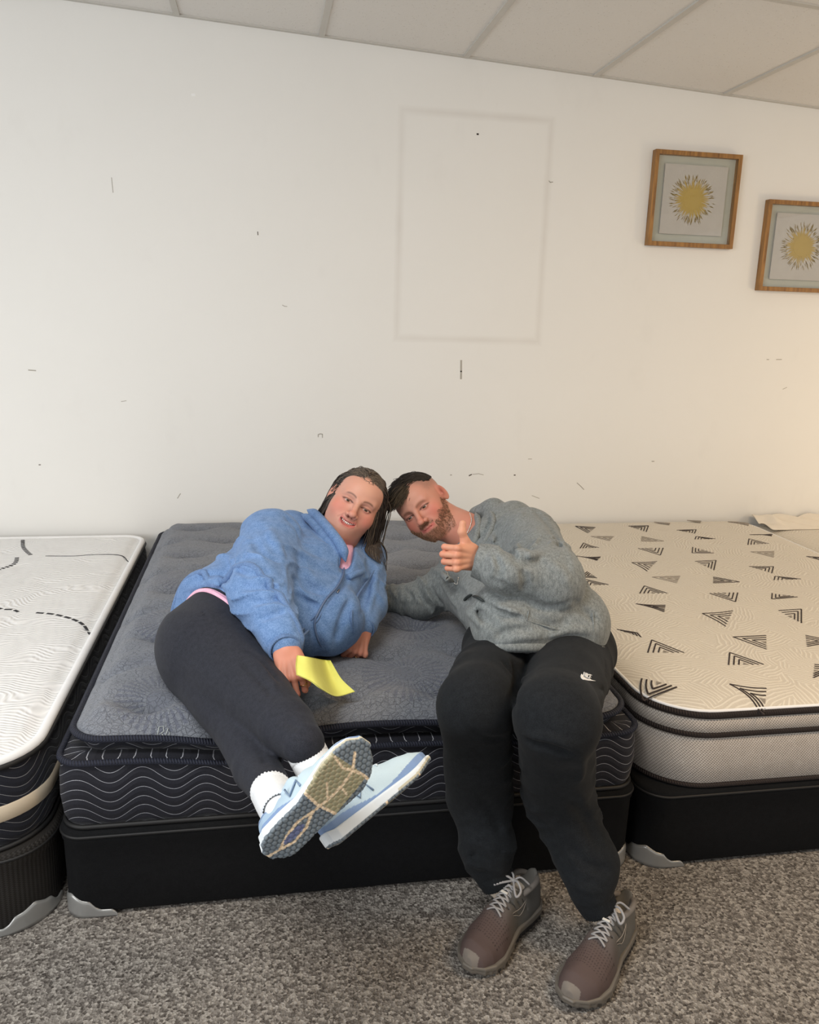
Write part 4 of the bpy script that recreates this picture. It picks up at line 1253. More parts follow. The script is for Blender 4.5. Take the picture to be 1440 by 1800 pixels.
ops.append(('i', 0, plane(W(553, 1328, 1.67) - 0.0 * hipc, W(553, 1328, 1.67) - W(505, 1280, 1.80)))) if False else None
lo, hi = bounds([W(392, 1122, 2.22), W(366, 1152, 2.20), W(456, 1232, 1.93), W(553, 1328, 1.67), W(490, 1406, 1.63), W(420, 1275, 1.95)], .17)
HP = [W(292, 1066, 2.36), W(362, 1041, 2.24), W(440, 1078, 2.12)]
HN = nrm(np.cross(HP[1] - HP[0], HP[2] - HP[0]))                      # towards the chest
ops.append(('i', .01, plane(HP[1] + HN * .030, HN)))
_, f_leg = cloth('leggings', ops, lo, hi, .0055, M_leg, woman, label='black leggings')

# --- hoodie
TOR = [(W(374, 1108, 2.28), W(478, 1042, 2.42), .160, .160), (W(478, 1042, 2.42), W(558, 1022, 2.53), .158, .140),
       (W(560, 1016, 2.52), W(512, 944, 2.68), .132, .090), (W(560, 1020, 2.52), W(628, 1010, 2.66), .130, .078),
       (W(520, 1080, 2.36), W(575, 1092, 2.36), .130, .105)]
ARM = [(W(478, 950, 2.44), W(456, 1045, 2.16), .096, .078), (W(456, 1045, 2.16), W(492, 1118, 2.03), .078, .050), (W(492, 1118, 2.05), W(500, 1136, 2.01), .043, .040)]
ARL = [(W(636, 985, 2.64), W(645, 1062, 2.52), .078, .062), (W(645, 1062, 2.52), W(637, 1096, 2.42), .060, .046)]
wt = compile_sdf(ops_cones(TOR, .05) + [('i', .008, plane(HP[1], -HN))]); wa = compile_sdf(ops_cones(ARM, .03)); wl = compile_sdf(ops_cones(ARL, .02))
ops = [('u', 0, wt), ('u', .010, wa), ('u', .012, wl)]
fh0 = compile_sdf(ops)
ops = ops + [creases(fh0, [
    ([(500, 905), (520, 925), (528, 950)], .010, .008), ([(532, 892), (543, 915), (545, 940)], .008, .006),
    ([(445, 945), (462, 975), (495, 990)], .010, .008), ([(470, 930), (485, 955), (498, 985)], .012, -.009),
    ([(497, 985), (502, 1020), (503, 1060), (512, 1105)], .006, -.005), ([(415, 1000), (440, 1010), (480, 1005)], .010, .006),
    ([(420, 1030), (455, 1035), (490, 1030)], .011, .006), ([(440, 1060), (470, 1058), (495, 1050)], .010, .005), ([(455, 1090), (480, 1082), (500, 1075)], .010, .005),
    ([(345, 1020), (380, 1010), (400, 1015)], .012, .007), ([(330, 1035), (370, 1025), (405, 1035)], .010, -.006), ([(355, 1000), (385, 990)], .010, .006),
    ([(512, 1010), (540, 1030), (575, 1045)], .013, .010), ([(515, 1045), (545, 1060), (562, 1072)], .010, .006), ([(520, 965), (550, 985), (590, 1000)], .014, -.007),
    ([(530, 1005), (560, 1020), (595, 1018)], .010, -.006), ([(600, 965), (606, 990), (601, 1015), (585, 1040), (560, 1072), (545, 1100)], .007, -.006),
    ([(607, 968), (613, 992), (607, 1020), (590, 1046), (566, 1078)], .006, .007),
    ([(656, 1005), (645, 1040), (632, 1080)], .009, .008), ([(664, 1000), (655, 1045), (645, 1080)], .008, -.007), ([(615, 1050), (600, 1090), (590, 1130)], .012, .006),
    ([(560, 1100), (575, 1125), (580, 1150)], .012, -.007), ([(540, 915), (560, 940), (585, 955)], .008, .007)]), wob(.0030, 26, 2), wob(.0015, 55, 9),
    gathers(ARM[0][0], ARM[0][1], cdir(-.25, -1, .3), .011, .058, .11, 1), gathers(ARM[1][0], ARM[1][1], cdir(.35, -1, .3), .009, .045, .09, 2),
    gathers(W(400, 1085, 2.3), W(500, 1040, 2.42), cdir(-.8, -.55, .1), .012, .070, .17, 3), gathers(W(540, 960, 2.5), W(590, 1100, 2.4), cdir(.55, .8, .2), .009, .075, .15, 4),
    gathers(ARL[0][0], ARL[0][1], cdir(.1, -1, .2), .008, .050, .09, 5)]
ops.append(('d', .012, cone(W(600, 950, 2.56), W(607, 1000, 2.40), .046, .016)))          # open neckline
M_blue = fabric('blue_sweatshirt_cloth', srgb(84, 116, 160), srgb(122, 152, 196), 340, 0.3, 0.95, sheen=0.12)
M_bluerib = fabric('blue_rib_knit', srgb(84, 110, 150), srgb(112, 140, 182), 340, 0.3, 0.95, sheen=0.1)
lo, hi = bounds([q for c in TOR + ARM + ARL for q in c[:2]], .19)
hood, f_hood = cloth('hoodie', ops, lo, hi, .0048, M_blue, woman, label='blue zip hoodie')
V, Fc = cord(f_hood, [(606, 985), (603, 1010), (592, 1032), (574, 1052), (561, 1074), (553, 1096), (560, 1125), (575, 1152)], .0034, .001, 60)
mk('zipper', V, Fc, plain('zip_tape', srgb(92, 112, 146), 0.5), hood)
V, Fc = tube(smooth_line(on_surface(f_hood, [(594, 1036), (591, 1043)], .004), 6), .0028, 6)
mk('zip_pull', V, Fc, plain('zip_metal', srgb(170, 172, 176), 0.3, 0.9), hood)
V, Fc = cord(f_hood, [(658, 1003), (643, 1022), (627, 1047), (617, 1079), (620, 1112)], .0042, .003, 40)
mk('drawstring', V, Fc, M_bluerib, hood)
for p_, r_ in (([(566, 1076), (556, 1092), (542, 1108), (522, 1126)], .0035), ([(560, 1073), (549, 1088), (534, 1104), (518, 1118)], .0028)):
    V, Fc = cord(f_hood, p_, r_, .001, 30); mk('pocket_edge', V, Fc, M_bluerib, hood)
lip = smooth_line([W(540, 896, 2.66), W(556, 906, 2.58), W(574, 926, 2.50), W(590, 946, 2.45), W(602, 965, 2.43), W(608, 988, 2.42)], 40)
pc = [tube(lip, taper(40, .016), 12), tube(lip + MC.T @ np.array([-.020, -.014, -.004]), taper(40, .014), 12), cord(f_hood, [(640, 1004), (622, 1010), (610, 1018)], .010, .002, 40, 8)]
for V, Fc in pc: mk('hood_edge', V, Fc, M_blue, hood)
# ribbed cuff of the near sleeve
def rib_sleeve(a, b, ra, rb, n=44, rows=16, amp=.0012, bulge=0.0):
    a = np.array(a); b = np.array(b); T = nrm(b - a); ref = np.array([0, 0, 1.0]) if abs(T[2]) < .9 else np.array([1.0, 0, 0])
    A = nrm(np.cross(T, ref)); B = np.cross(T, A); V = []
    full = [(0, .0), (.0, 1.0)]
    st = np.linspace(0, 1, rows); prof = [(0, .86)] + [(s, 1.0 + bulge * math.sin(math.pi * s)) for s in st] + [(1.0, .90)]
    m = n * 2
    for s, k in prof:
        c = a + (b - a) * s; r = (ra + (rb - ra) * s) * k
        for j in range(m):
            ph = 2 * math.pi * j / m; rr = r + (amp if j % 2 else -amp)
            V.append(c + rr * (math.cos(ph) * A + math.sin(ph) * B))
    R_ = len(prof); Q = [(i * m + j, i * m + (j + 1) % m, (i + 1) * m + (j + 1) % m, (i + 1) * m + j) for i in range(R_ - 1) for j in range(m)]
    return np.array(V), np.array(Q)
V, Q = rib_sleeve(W(488, 1112, 2.06), W(502, 1143, 1.985), .046, .040); mk('cuff', V, Q, M_bluerib, hood)
V, Q = rib_sleeve(W(640, 1088, 2.45), W(637, 1106, 2.39), .043, .036); mk('cuff', V, Q, M_bluerib, hood)

# --- pink shirt: strip under the hem and at the neckline
M_pink = fabric('pink_cotton', srgb(226, 166, 190), srgb(242, 190, 210), 300, 0.2, 0.9, sheen=0.2)
fu_ = compile_sdf([('u', 0, f_leg), ('u', 0, compile_sdf([('u', 0, wt), ('u', .022, wa)]))])
hc_ = W(392, 1098, 2.26)
pk = ring_on(f_leg, HP[1] - HN * .016, HN, hc_, -.003)
V, Q = tube(pk, .0075, 8, closed=True); V3, Q3 = tube(pk + HN * .008, .0075, 8, closed=True); V, Q, _ = join([(V, Q), (V3, Q3)]); Fc = [tuple(q) for q in Q]
V2, Q2 = polymesh(compile_sdf([('u', 0, cone(W(596, 955, 2.60), W(606, 1000, 2.47), .046, .030))]), W(600, 975, 2.53) - .12, W(600, 975, 2.53) + .12, .005)
V, Fc = joinl([(V, Fc), (V2, [tuple(q) for q in Q2])]); mk('shirt', V, Fc, M_pink, woman, label='pink shirt under the hoodie')
V, Q = tube(ring_on(f_hood, HP[1] + HN * .010, HN, hc_, -.004), .010, 10, closed=True); mk('hem', V, Q, M_bluerib, hood)

# --- eyes and teeth
eye_parts(WR, WC, (.02, -.02), (96, 68, 46), woman)
tp = []
for i, x in enumerate(np.linspace(-.0210, .0210, 9)):
    c = np.array([x, .0850 - 16 * x * x, -.0605 + 12 * x * x]); tp.append(('u', 0, ell(c, (.0026, .0030, .0052 - .07 * abs(x)))))
V, Q = polymesh(compile_sdf(tp), (-.03, .06, -.075), (.03, .10, -.045), .0007, dense=True)
mk('teeth', V @ WR.T + WC, Q, M_teeth, woman)

# --- hair
def push_w(P):
    Pl = (P - WC) @ WR
    q = (Pl - np.array([0, -.020, .030])) / np.array([.0752, .101, .0875]); k = np.linalg.norm(q, axis=1)
    Pl = np.where((k < 1)[:, None], (q / np.maximum(k, 1e-6)[:, None]) * np.array([.0752, .101, .0875]) + np.array([0, -.020, .030]), Pl)
    q = (Pl - np.array([0, .012, -.03])) / np.array([.0760, .066, .098]); k = np.linalg.norm(q, axis=1)
    Pl = np.where((k < 1)[:, None], (q / np.maximum(k, 1e-6)[:, None]) * np.array([.0760, .066, .098]) + np.array([0, .012, -.03]), Pl)
    return Pl @ WR.T + WC
def push_w2(P):
    P = push_w(P); d = f_hood(P); e = 2e-3
    m = d < .004
    if m.any():
        Q = P[m]; G = np.stack([f_hood(Q + np.eye(3)[k] * e) - f_hood(Q - np.eye(3)[k] * e) for k in range(3)], 1)
        P[m] = Q + nrm_rows(G) * (.004 - d[m])[:, None]
    return P
rs = np.random.RandomState(7)
N = 2300
ax = rs.uniform(-1, 1, N * 3); ay = rs.uniform(-1, 1, N * 3); az = rs.uniform(-1, 1, N * 3)
U_ = nrm_rows(np.stack([ax, ay, az], 1)); zc_ = U_[:, 2] * .088 + .030; yc_ = U_[:, 1] * .101 - .02
hl = .070 - 1.1 * np.maximum(np.abs(U_[:, 0]) - .2, 0) ** 1.4 * .20                # hairline height at the front
keep = (zc_ > hl - np.clip((.062 - yc_) * 1.15, 0, .2)) & (zc_ > -.035)
U_ = U_[keep][:N]
rl_ = U_ * np.array([.0742, .098, .085]) + np.array([0, -.020, .030])
roots = rl_ @ WR.T + WC
sx = np.sign(rl_[:, 0] + rs.normal(0, .004, len(rl_)) - .012)
dl = np.stack([sx * (.32 + .2 * rs.rand(len(sx))), -.80 + 0 * sx, .05 + 0 * sx], 1) + rs.normal(0, .10, (len(sx), 3))
gv_ = nrm_rows(np.array([0.0, .05, -1]) + np.where((rl_[:, 0] > 0.0)[:, None], cdir(-.80, 0, -.35) * .55, cdir(-.9, 0, .5) * .30))
S = strands(roots, nrm_rows(dl) @ WR.T, np.where(rl_[:, 0] > 0, rs.uniform(.12, .18, len(sx)), rs.uniform(.18, .29, len(sx))), push_w2, gv_, lambda s: .84 - .30 * min(1, s * 3), 20, 3, .07)
mixc = rs.uniform(0, 1, len(sx)); topm = sm(rl_[:, 2], .055, .10) * sm(rl_[:, 1], -.06, .03)
c0 = np.array(srgb(46, 38, 34)); c1 = np.array(srgb(98, 86, 74)); c2 = np.array(srgb(76, 68, 62))
hc = c0[None] * (1 - mixc[:, None] * .5) + (c2 * mixc[:, None] * .5)
pick = (rs.uniform(0, 1, len(sx)) < .15 + .55 * topm)
hc[pick] = c1 * rs.uniform(.75, 1.15, pick.sum())[:, None]
V, Q, C = strand_mesh(S, .0017, .0006, hc)
# under layer that closes the hair over the scalp
cap = compile_sdf([('u', 0, ell((0, -.022, .030), (.0760, .0995, .0860))), ('i', .004, plane((0, .052, .070), (0, 1.0, -.55) )), ('i', .006, plane((0, .01, -.02), (0, .55, -1.0)))])
Vc, Qc = polymesh(cap, (-.12, -.15, -.14), (.12, .12, .14), .003)
Vc = Vc @ WR.T + WC
V, Q, C = join([(V, Q, C), (Vc, Qc, np.tile(np.array(srgb(74, 62, 54)), (len(Vc), 1)))])
mk('hair', V, Q, M_hair, woman, cols=C, label='long dark hair with grey streaks')

# --- hands
fist = [([(.088, .030, .004), (.100, .031, -.034), (.070, .029, -.052), (.055, .027, -.040)], .0096), ([(.090, .010, .005), (.104, .010, -.036), (.072, .009, -.056), (.056, .008, -.043)], .0100),
        ([(.087, -.011, .004), (.099, -.011, -.034), (.069, -.011, -.053), (.054, -.010, -.042)], .0094), ([(.081, -.030, .002), (.090, -.030, -.028), (.064, -.029, -.044), (.052, -.027, -.036)], .0084)]
grip = [([(.088, .030, .004), (.118, .034, -.022), (.112, .034, -.044), (.094, .033, -.052)], .0088), ([(.090, .010, .005), (.124, .011, -.022), (.118, .011, -.048), (.098, .010, -.056)], .0090),
        ([(.087, -.011, .004), (.117, -.012, -.024), (.110, -.012, -.048), (.090, -.011, -.054)], .0086), ([(.081, -.030, .002), (.104, -.033, -.020), (.098, -.033, -.040), (.082, -.031, -.046)], .0078)]
tgrip = [(.022, .026, -.008), (.048, .044, -.018), (.076, .047, -.030), (.096, .043, -.040)]
tfist = [(.022, .026, -.008), (.046, .042, -.022), (.066, .034, -.042), (.074, .018, -.054)]
rA = cdir(.22, -.86, .46); rN = cdir(.05, .46, .88); rT = np.cross(rN, rA) ; rT = nrm(rT)
rT = rT if (rT @ cdir(1, 0, 0)) > 0 else -rT
rW = W(502, 1141, 1.99)
V, Q, C, HR = mesh_hand(grip, tgrip, rA, rT, nrm(rN - rA * (rN @ rA)), rW, (206, 140, 116), .88)
body_parts.append((V, Q, C))
rings = []
def ring(HR, wr, sc, c, d, r, wd, u=(0, 0, 1)):
    c = np.array(c) ; d = nrm(d); a = nrm(np.cross(d, u)); b = np.cross(d, a)
    P = [(c + r * (math.cos(t) * a + math.sin(t) * b)) * sc @ HR.T + wr for t in np.linspace(0, 2 * math.pi, 28, endpoint=False)]
    return tube(P, wd, 6, closed=True)
f2_ = np.array(grip[1][0][1]) - np.array(grip[1][0][0]); f3_ = np.array(grip[2][0][1]) - np.array(grip[2][0][0])
V1, Q1 = ring(HR, rW, .88, np.array(grip[0][0][0]) * .45 + np.array(grip[0][0][1]) * .55, np.array(grip[0][0][1]) - np.array(grip[0][0][0]), .0098, .0012)
V2, Q2 = ring(HR, rW, .88, np.array(grip[2][0][0]) * .45 + np.array(grip[2][0][1]) * .55, f3_, .0096, .0014)
M_ring = plain('gold_ring', srgb(214, 178, 128), 0.2, 1.0)
mk('ring', V1, Q1, M_ring, woman, label='thin gold ring'); mk('ring', V2, Q2, M_ring, woman, label='thin gold ring')
for v, q in nails(grip, tgrip, [None, None, None, None, (0, .2, 1)]): mk('thumbnail', (v * .88) @ HR.T + rW, q, plain('nail', srgb(226, 170, 158), .3), woman)
lA = cdir(-.18, -.86, .48); lN = cdir(.50, .35, .80); lN = nrm(lN - lA * (lN @ lA)); lT = np.cross(lA, lN)
lT = lT if (lT @ cdir(-1, 0, 0)) > 0 else -lT
lW = W(637, 1104, 2.40)
V, Q, C, HL = mesh_hand(fist, tfist, lA, lT, lN, lW, (204, 140, 116), .86)
body_parts.append((V, Q, C))
V, Q = ring(HL, lW, .86, np.array(fist[2][0][0]) * .5 + np.array(fist[2][0][1]) * .5, np.array(fist[2][0][1]) - np.array(fist[2][0][0]), .0102, .0014); mk('ring', V, Q, M_ring, woman, label='gold ring on the resting hand')

# --- the body under the clothes, one skin with head and hands
inner = shrink(TOR[1:], .040) + shrink(ARM[:1], .03) + shrink(ARL[:1], .03) + shrink(LEG, .016) + shrink(LEG2, .016)
fi = compile_sdf(ops_cones(inner, .02)); lo, hi = bounds([q for c in inner for q in c[:2]], .15)
V, Q = polymesh(fi, lo, hi, .011); body_parts.append((V, Q, np.tile(np.array(srgb(214, 156, 132)), (len(V), 1))))
V, Q, C = join(body_parts); mk('body', V, Q, M_skin, woman, cols=C)

# --- socks and shoes
def sock_mat():
    t = NT('white_sock'); n = t.noise(t.coord(), 240, 3); return t.out(t.mix(n, srgb(214, 218, 222), srgb(240, 242, 244)), .95, t.bump(n, .25, .001), sheen=.2)
M_sock = sock_mat()
def frame_from(T, Nn):
    T = nrm(T); Nn = nrm(np.array(Nn) - T * (np.array(Nn) @ T)); X = np.cross(T, Nn); return np.stack([X, T, Nn], 1)
HEXG = srgb(120, 130, 138); HEXY = srgb(150, 146, 118); CREAM = srgb(228, 206, 176); WHITE = srgb(226, 232, 236)
def hexcell(x, y, s):
    q1 = np.round(x / s); r1y = np.round(y / (s * 1.732)); d1 = np.hypot(x - q1 * s, y - r1y * s * 1.732)
    q2 = np.round(x / s - .5) + .5; r2 = np.round(y / (s * 1.732) - .5) + .5; d2 = np.hypot(x - q2 * s, y - r2 * s * 1.732)
    return np.minimum(d1, d2) / (s * .5)             # 0 in the middle, about 1 at the rim
def woman_shoe(T, Nn, O, side):
    L = .272; R = frame_from(T, Nn)
    la = Last(L, 1.0, side, [.035, .062, .070, .066, .078, .070, .055, .043, .034, .012], [.030, .024, .020, .014])
    s = root_child('running_shoe', woman)
    def tread(P, uc):
        return 0
    fs = la.sole(.006)
    def fs2(P):
        d = fs(P); x, y = P[:, 0], P[:, 1]; u = np.clip(y / L, 0, 1)
        low = P[:, 2] < la.spring(u) + .006
        h = hexcell(x * .96 + .002, y * 1.02, .0112)
        return d + np.where(low, .0016 * sm(h, .80, .98), 0) * (1 - .0 * u)
    V, Q = polymesh(fs2, (-.07, -.02, -.015), (.07, L + .02, .055), .0016, dense=True)
    x, y, z = V.T; u = np.clip(y / L, 0, 1); xs = (x - la.c(u)) * side
    h = hexcell(x * .96 + .002, y * 1.02, .0112)
    C = np.tile(np.array(WHITE), (len(V), 1))
    bot = z < la.spring(u) + .0055
    lug = h < .80
    fore = (u > .50) & (u < .84)
    C[bot] = np.array(srgb(92, 102, 110)); C[bot & lug] = HEXG
    fy = bot & fore & (xs < .040); C[fy] = np.array(srgb(176, 166, 136)); C[fy & lug] = HEXY
    # cream channels
    def chan(pts, wd):
        P2 = np.array(pts); d = np.full(len(V), 9.0); q = np.stack([xs, y], 1)
        for a, b in zip(P2[:-1], P2[1:]):
            ab = b - a; t = np.clip(((q - a) @ ab) / (ab @ ab), 0, 1); d = np.minimum(d, np.linalg.norm(q - a - t[:, None] * ab, axis=1))
        return d < wd
    ch = chan([(.000, -.004), (.004, .022), (-.008, .055), (-.012, .085), (-.004, .115), (.004, .150), (.008, .185), (.006, .222), (-.010, .250)], .0030)
    ch |= chan([(.004, .022), (.016, .050), (.012, .085), (-.004, .115)], .0028) | chan([(-.050, .140), (-.004, .132), (.046, .136)], .0028)
    ch |= chan([(.006, .222), (.030, .226), (.050, .224)], .0026) | chan([(.008, .185), (.030, .178)], .0020) | chan([(.004, .150), (-.024, .178)], .0020) | chan([(.006, .222), (-.016, .216), (-.045, .225)], .0024)
    C[bot & ch] = CREAM
    win = bot & (((xs - .002) / .0085) ** 2 + ((y - .062) / .026) ** 2 < 1); C[win] = np.array(srgb(104, 112, 146))
    C[(~bot) & (z < la.spring(u) + .010) & (u > .62)] = np.array(srgb(196, 190, 168))
    mk('sole', V @ R.T + O, Q if np.linalg.det(R) > 0 else Q[:, ::-1], vc_mat('shoe_rubber', .6), s, cols=C, label='grey and yellowed hexagon-lug sole with cream channels')
    ops = [('u', 0, la.upper()), ('d', .010, ell((la.c(.2), .050, .112), (.030, .048, .042))), ('u', .006, cone((0, .085, .086), (0, .100, .098), .020, .016)), wob(.0010, 90, 3)]
    fu = compile_sdf(ops); V, Q = polymesh(fu, (-.07, -.02, .0), (.07, L + .02, .135), .0020, dense=True)
    x, y, z = V.T; u = np.clip(y / L, 0, 1); zz = z - la.base(u)
    C = np.tile(np.array(srgb(196, 214, 222)), (len(V), 1)); k = sm(u, .05, .55)[:, None]
    C = C * k + np.array(srgb(158, 182, 204)) * (1 - k)
    C[(zz < .010 + .006 * np.sin(u * 9))] = np.array(srgb(128, 152, 190))
    C[(u < .30) & (np.abs((zz - .030) - u * .12) < .004)] = np.array(srgb(112, 132, 170))
    mk('upper', V @ R.T + O, Q if np.linalg.det(R) > 0 else Q[:, ::-1], vc_mat('shoe_knit', .85, 420, .5, .0015), s, cols=C, label='pale blue knit upper')
    # laces
    pp = []
    for k2 in range(6):
        u0 = .40 + k2 * .045
        pp.append(tube([(la.surf(u0 + .012 * math.sin(v * 3), v * .42, .002)) @ R.T + O for v in np.linspace(-1, 1, 9)], .0022, 6))
    V, Fc = joinl(pp); mk('laces', V, Fc, plain('white_lace', srgb(222, 230, 234), .8), s)
    # side emblem
    pp = []
    for v0 in (.93,):
        for sg in (1, -1):
            z0 = lambda a, b: np.array([sg * (la.w(a) * .985 * (1 - .10 * b) + .0008) * (1 - (b) ** 2.3 * .42) + la.c(a), a * L, la.base(a) - .006 + b * (la.top(a) + .006)])
            n1 = [z0(.34, .28), z0(.37, .66), z0(.45, .30), z0(.48, .66)]
            if sg > 0: n1 = [z0(.48, .28), z0(.45, .66), z0(.37, .30), z0(.34, .66)]
            pp.append(tube(smooth_line([p @ R.T + O for p in n1], 4) if False else [p @ R.T + O for p in n1], .0024, 5))
    V, Fc = joinl(pp); mk('emblem', V, Fc, plain('slate_blue_film', srgb(118, 140, 168), .4), s)
    return la, R
def root_child(name, parent, **props):
    o = bpy.data.objects.new(name, None); COL.objects.link(o); o.parent = parent; ORG[o.name] = ORG[parent.name]
    o.empty_display_size = .05
    for k, v in props.items(): o[k] = v
    return o
T1 = cdir(.68, .73, .0); N1 = cdir(-.38, .33, -.86); O1 = W(563, 1414, 1.52) - T1 * .136
woman_shoe(T1, N1, O1, -1)
T2 = cdir(.76, .49, -.42); N2 = cdir(-.60, .72, -.25); O2 = W(762, 1347, 1.76) - nrm(T2) * .272
woman_shoe(T2, N2, O2, 1)
R1 = frame_from(T1, N1); R2 = frame_from(T2, N2)
ank1 = O1 + R1 @ np.array([0, .055, .060]); ank2 = O2 + R2 @ np.array([0, .055, .060])
for an, top in ((ank1, W(473, 1383, 1.69)), (ank2, W(530, 1304, 1.735))):
    V, Q = rib_sleeve(top, top + (an - top) * .85, .0400, .0385, 36, 18, .0010, .04)
    V2, Q2 = polymesh(compile_sdf([('u', 0, cone(top, an, .036, .030))]), np.minimum(top, an) - .09, np.maximum(top, an) + .09, .004)
    V3, Q3 = rib_sleeve(top + (an - top) * .12, top + (an - top) * .26, .0420, .0415, 36, 5, .0004)
    V, Q, _ = join([(V, Q), (V2, Q2), (V3, Q3)]); mk('sock', V, Q, M_sock, woman, label='white ribbed sock')

# --- yellow envelope in the hand
def coons(c0, c1, d0, d1, n, m):
    """c0,c1: curves along u (v=0,1); d0,d1 along v (u=0,1)"""
    A = [smooth_line(c, n) for c in (c0, c1)]; B = [smooth_line(d, m) for d in (d0, d1)]
    u = np.linspace(0, 1, n)[:, None, None]; v = np.linspace(0, 1, m)[None, :, None]
    S = (1 - v) * A[0][:, None] + v * A[1][:, None] + (1 - u) * B[0][None] + u * B[1][None]
    S -= (1 - u) * (1 - v) * A[0][0] + u * (1 - v) * A[0][-1] + (1 - u) * v * A[1][0] + u * v * A[1][-1]
    return S
pa, pb = W(522, 1152, 1.955), atz(581, 1161, .600); pc_, pd = atz(624, 1216, .548), W(521, 1186, 1.90)
top_ = [pa, W(548, 1156, 1.99), atz(568, 1160, .605), pb]; bot_ = [pd, W(545, 1197, 1.90), W(566, 1212, 1.91), atz(592, 1224, .552), pc_]
S = coons(top_, bot_, [pa, W(520, 1168, 1.925), pd], [pb, atz(600, 1193, .568), pc_], 30, 20)
n_, m_ = S.shape[:2]; V = S.reshape(-1, 3); G = np.cross(np.gradient(S, axis=0), np.gradient(S, axis=1)).reshape(-1, 3); G = nrm_rows(G)
ii, jj = np.meshgrid(np.arange(n_ - 1), np.arange(m_ - 1), indexing='ij'); ii, jj = ii.ravel(), jj.ravel()
Q = np.stack([ii * m_ + jj, (ii + 1) * m_ + jj, (ii + 1) * m_ + jj + 1, ii * m_ + jj + 1], 1)
k_ = len(V); bd = [(i * m_) for i in range(n_)] + [((n_ - 1) * m_ + j) for j in range(1, m_)] + [(i * m_ + m_ - 1) for i in range(n_ - 2, -1, -1)] + [j for j in range(m_ - 2, 0, -1)]
E_ = np.array([(a, b, b + k_, a + k_) for a, b in zip(bd, bd[1:] + bd[:1])])
def paper():
    t = NT('yellow_paper'); n = t.noise(t.coord(), 40, 3)
    t.b.inputs['Subsurface Weight'].default_value = 0.0
    return t.out(t.mix(n, srgb(226, 226, 112), srgb(240, 240, 130)), .7, t.bump(n, .05, .001))
mk('envelope', np.concatenate([V + G * .0008, V - G * .0008]), np.concatenate([Q, Q[:, ::-1] + k_, E_]), paper(), None, at=tuple(S[15, 10]), label='yellow paper envelope held in the hand of the person in blue', category='envelope')
# ================================================================== MAN
man = root('person', (0.78, 2.05, 0.0), label='person in grey hoodie and black joggers sitting on the bed edge, giving a thumbs up', category='person', group='people on the grey mattress')
mUp = cdir(-.65, .76, .07); mFw = cdir(-.24, -.29, .92); mFw = nrm(mFw - mUp * (mFw @ mUp)); mRt = np.cross(mFw, mUp)
MR = np.stack([mRt, mFw, mUp], 1); MCn = W(733, 901, 2.66) - mFw * .078
mneck = W(852, 950, 2.66)
hops = head_ops(True, (mneck - MCn) @ MR, .060)
hV, hQ = polymesh(compile_sdf(hops), (-.13, -.17, -.30), (.13, .13, .13), .0018)
body_parts = [(hV @ MR.T + MCn, hQ, head_cols(hV, True))]

# --- joggers
hR, hL = np.array([.660, 2.06, .600]), np.array([.855, 2.05, .600])
KR, KL = W(834, 1240, 1.94), W(978, 1262, 1.84)
SR, SL = atz(842, 1400, .30), atz(985, 1400, .34)
AR, AL = atz(861, 1538, .130), atz(1042, 1585, .145)
PEL = [(hR, hL, .115, .118)]
LR = [(hR, KR, .106, .087), (KR, SR, .087, .080), (SR, AR + (SR - AR) * .34, .080, .066), (AR + (SR - AR) * .34, AR + (SR - AR) * .12, .066, .048)]
LL = [(hL, KL, .118, .092), (KL, SL, .092, .083), (SL, AL + (SL - AL) * .36 + np.array([.016, 0, 0]), .083, .070), (AL + (SL - AL) * .36 + np.array([.016, 0, 0]), AL + (SL - AL) * .12, .070, .050)]
pr = compile_sdf(ops_cones(LR, .03)); pl = compile_sdf(ops_cones(LL, .03)); pp0 = compile_sdf(ops_cones(PEL, .05))
ops = [('u', 0, pp0), ('u', .03, pr), ('u', .010, pl)]
fp0 = compile_sdf(ops)
ops = ops + [creases(fp0, [
    ([(905, 1165), (912, 1200), (905, 1240)], .012, .014), ([(880, 1160), (900, 1180), (915, 1195)], .008, .006), ([(925, 1190), (912, 1210)], .008, -.006),
    ([(830, 1285), (850, 1300), (885, 1298)], .008, .006), ([(920, 1300), (965, 1312), (1010, 1325)], .009, .008), ([(925, 1292), (970, 1300), (1015, 1312)], .009, -.007),
    ([(1018, 1328), (1022, 1350), (1018, 1375)], .010, -.006), ([(800, 1490), (835, 1505), (880, 1498)], .010, .007), ([(845, 1400), (870, 1440), (885, 1470)], .012, .005),
    ([(805, 1515), (840, 1522), (880, 1515)], .008, -.005), ([(990, 1480), (1030, 1520), (1075, 1530)], .012, .006), ([(1000, 1400), (1030, 1440), (1055, 1490)], .014, .006),
    ([(955, 1440), (980, 1500), (1010, 1545)], .014, .005), ([(1030, 1185), (1055, 1210), (1068, 1240)], .006, .003), ([(1064, 1155), (1066, 1180), (1066, 1195)], .003, .004),
    ([(1000, 1550), (1040, 1565), (1080, 1550)], .009, -.006)]), wob(.0030, 18, 11), wob(.0014, 45, 5),
    gathers(SR, AR, cdir(.2, -1, 0), .010, .060, .10, 12), gathers(SL, AL, cdir(.3, -1, 0), .011, .060, .10, 13), gathers(hR, KR, cdir(.6, -.6, .3), .007, .080, .13, 14), gathers(hL, KL, cdir(-.5, -.7, .3), .007, .085, .13, 15),
    gathers(KL, SL, cdir(.15, -1, .2), .008, .075, .11, 16)]
M_jog = fabric('black_joggers_cloth', srgb(20, 22, 25), srgb(32, 35, 38), 420, 0.2, 0.95, sheen=0.03)
lo, hi = bounds([q for c in PEL + LR + LL for q in c[:2]], .17)
jog, f_jog = cloth('joggers', ops, lo, hi, .006, M_jog, man, label='black joggers')
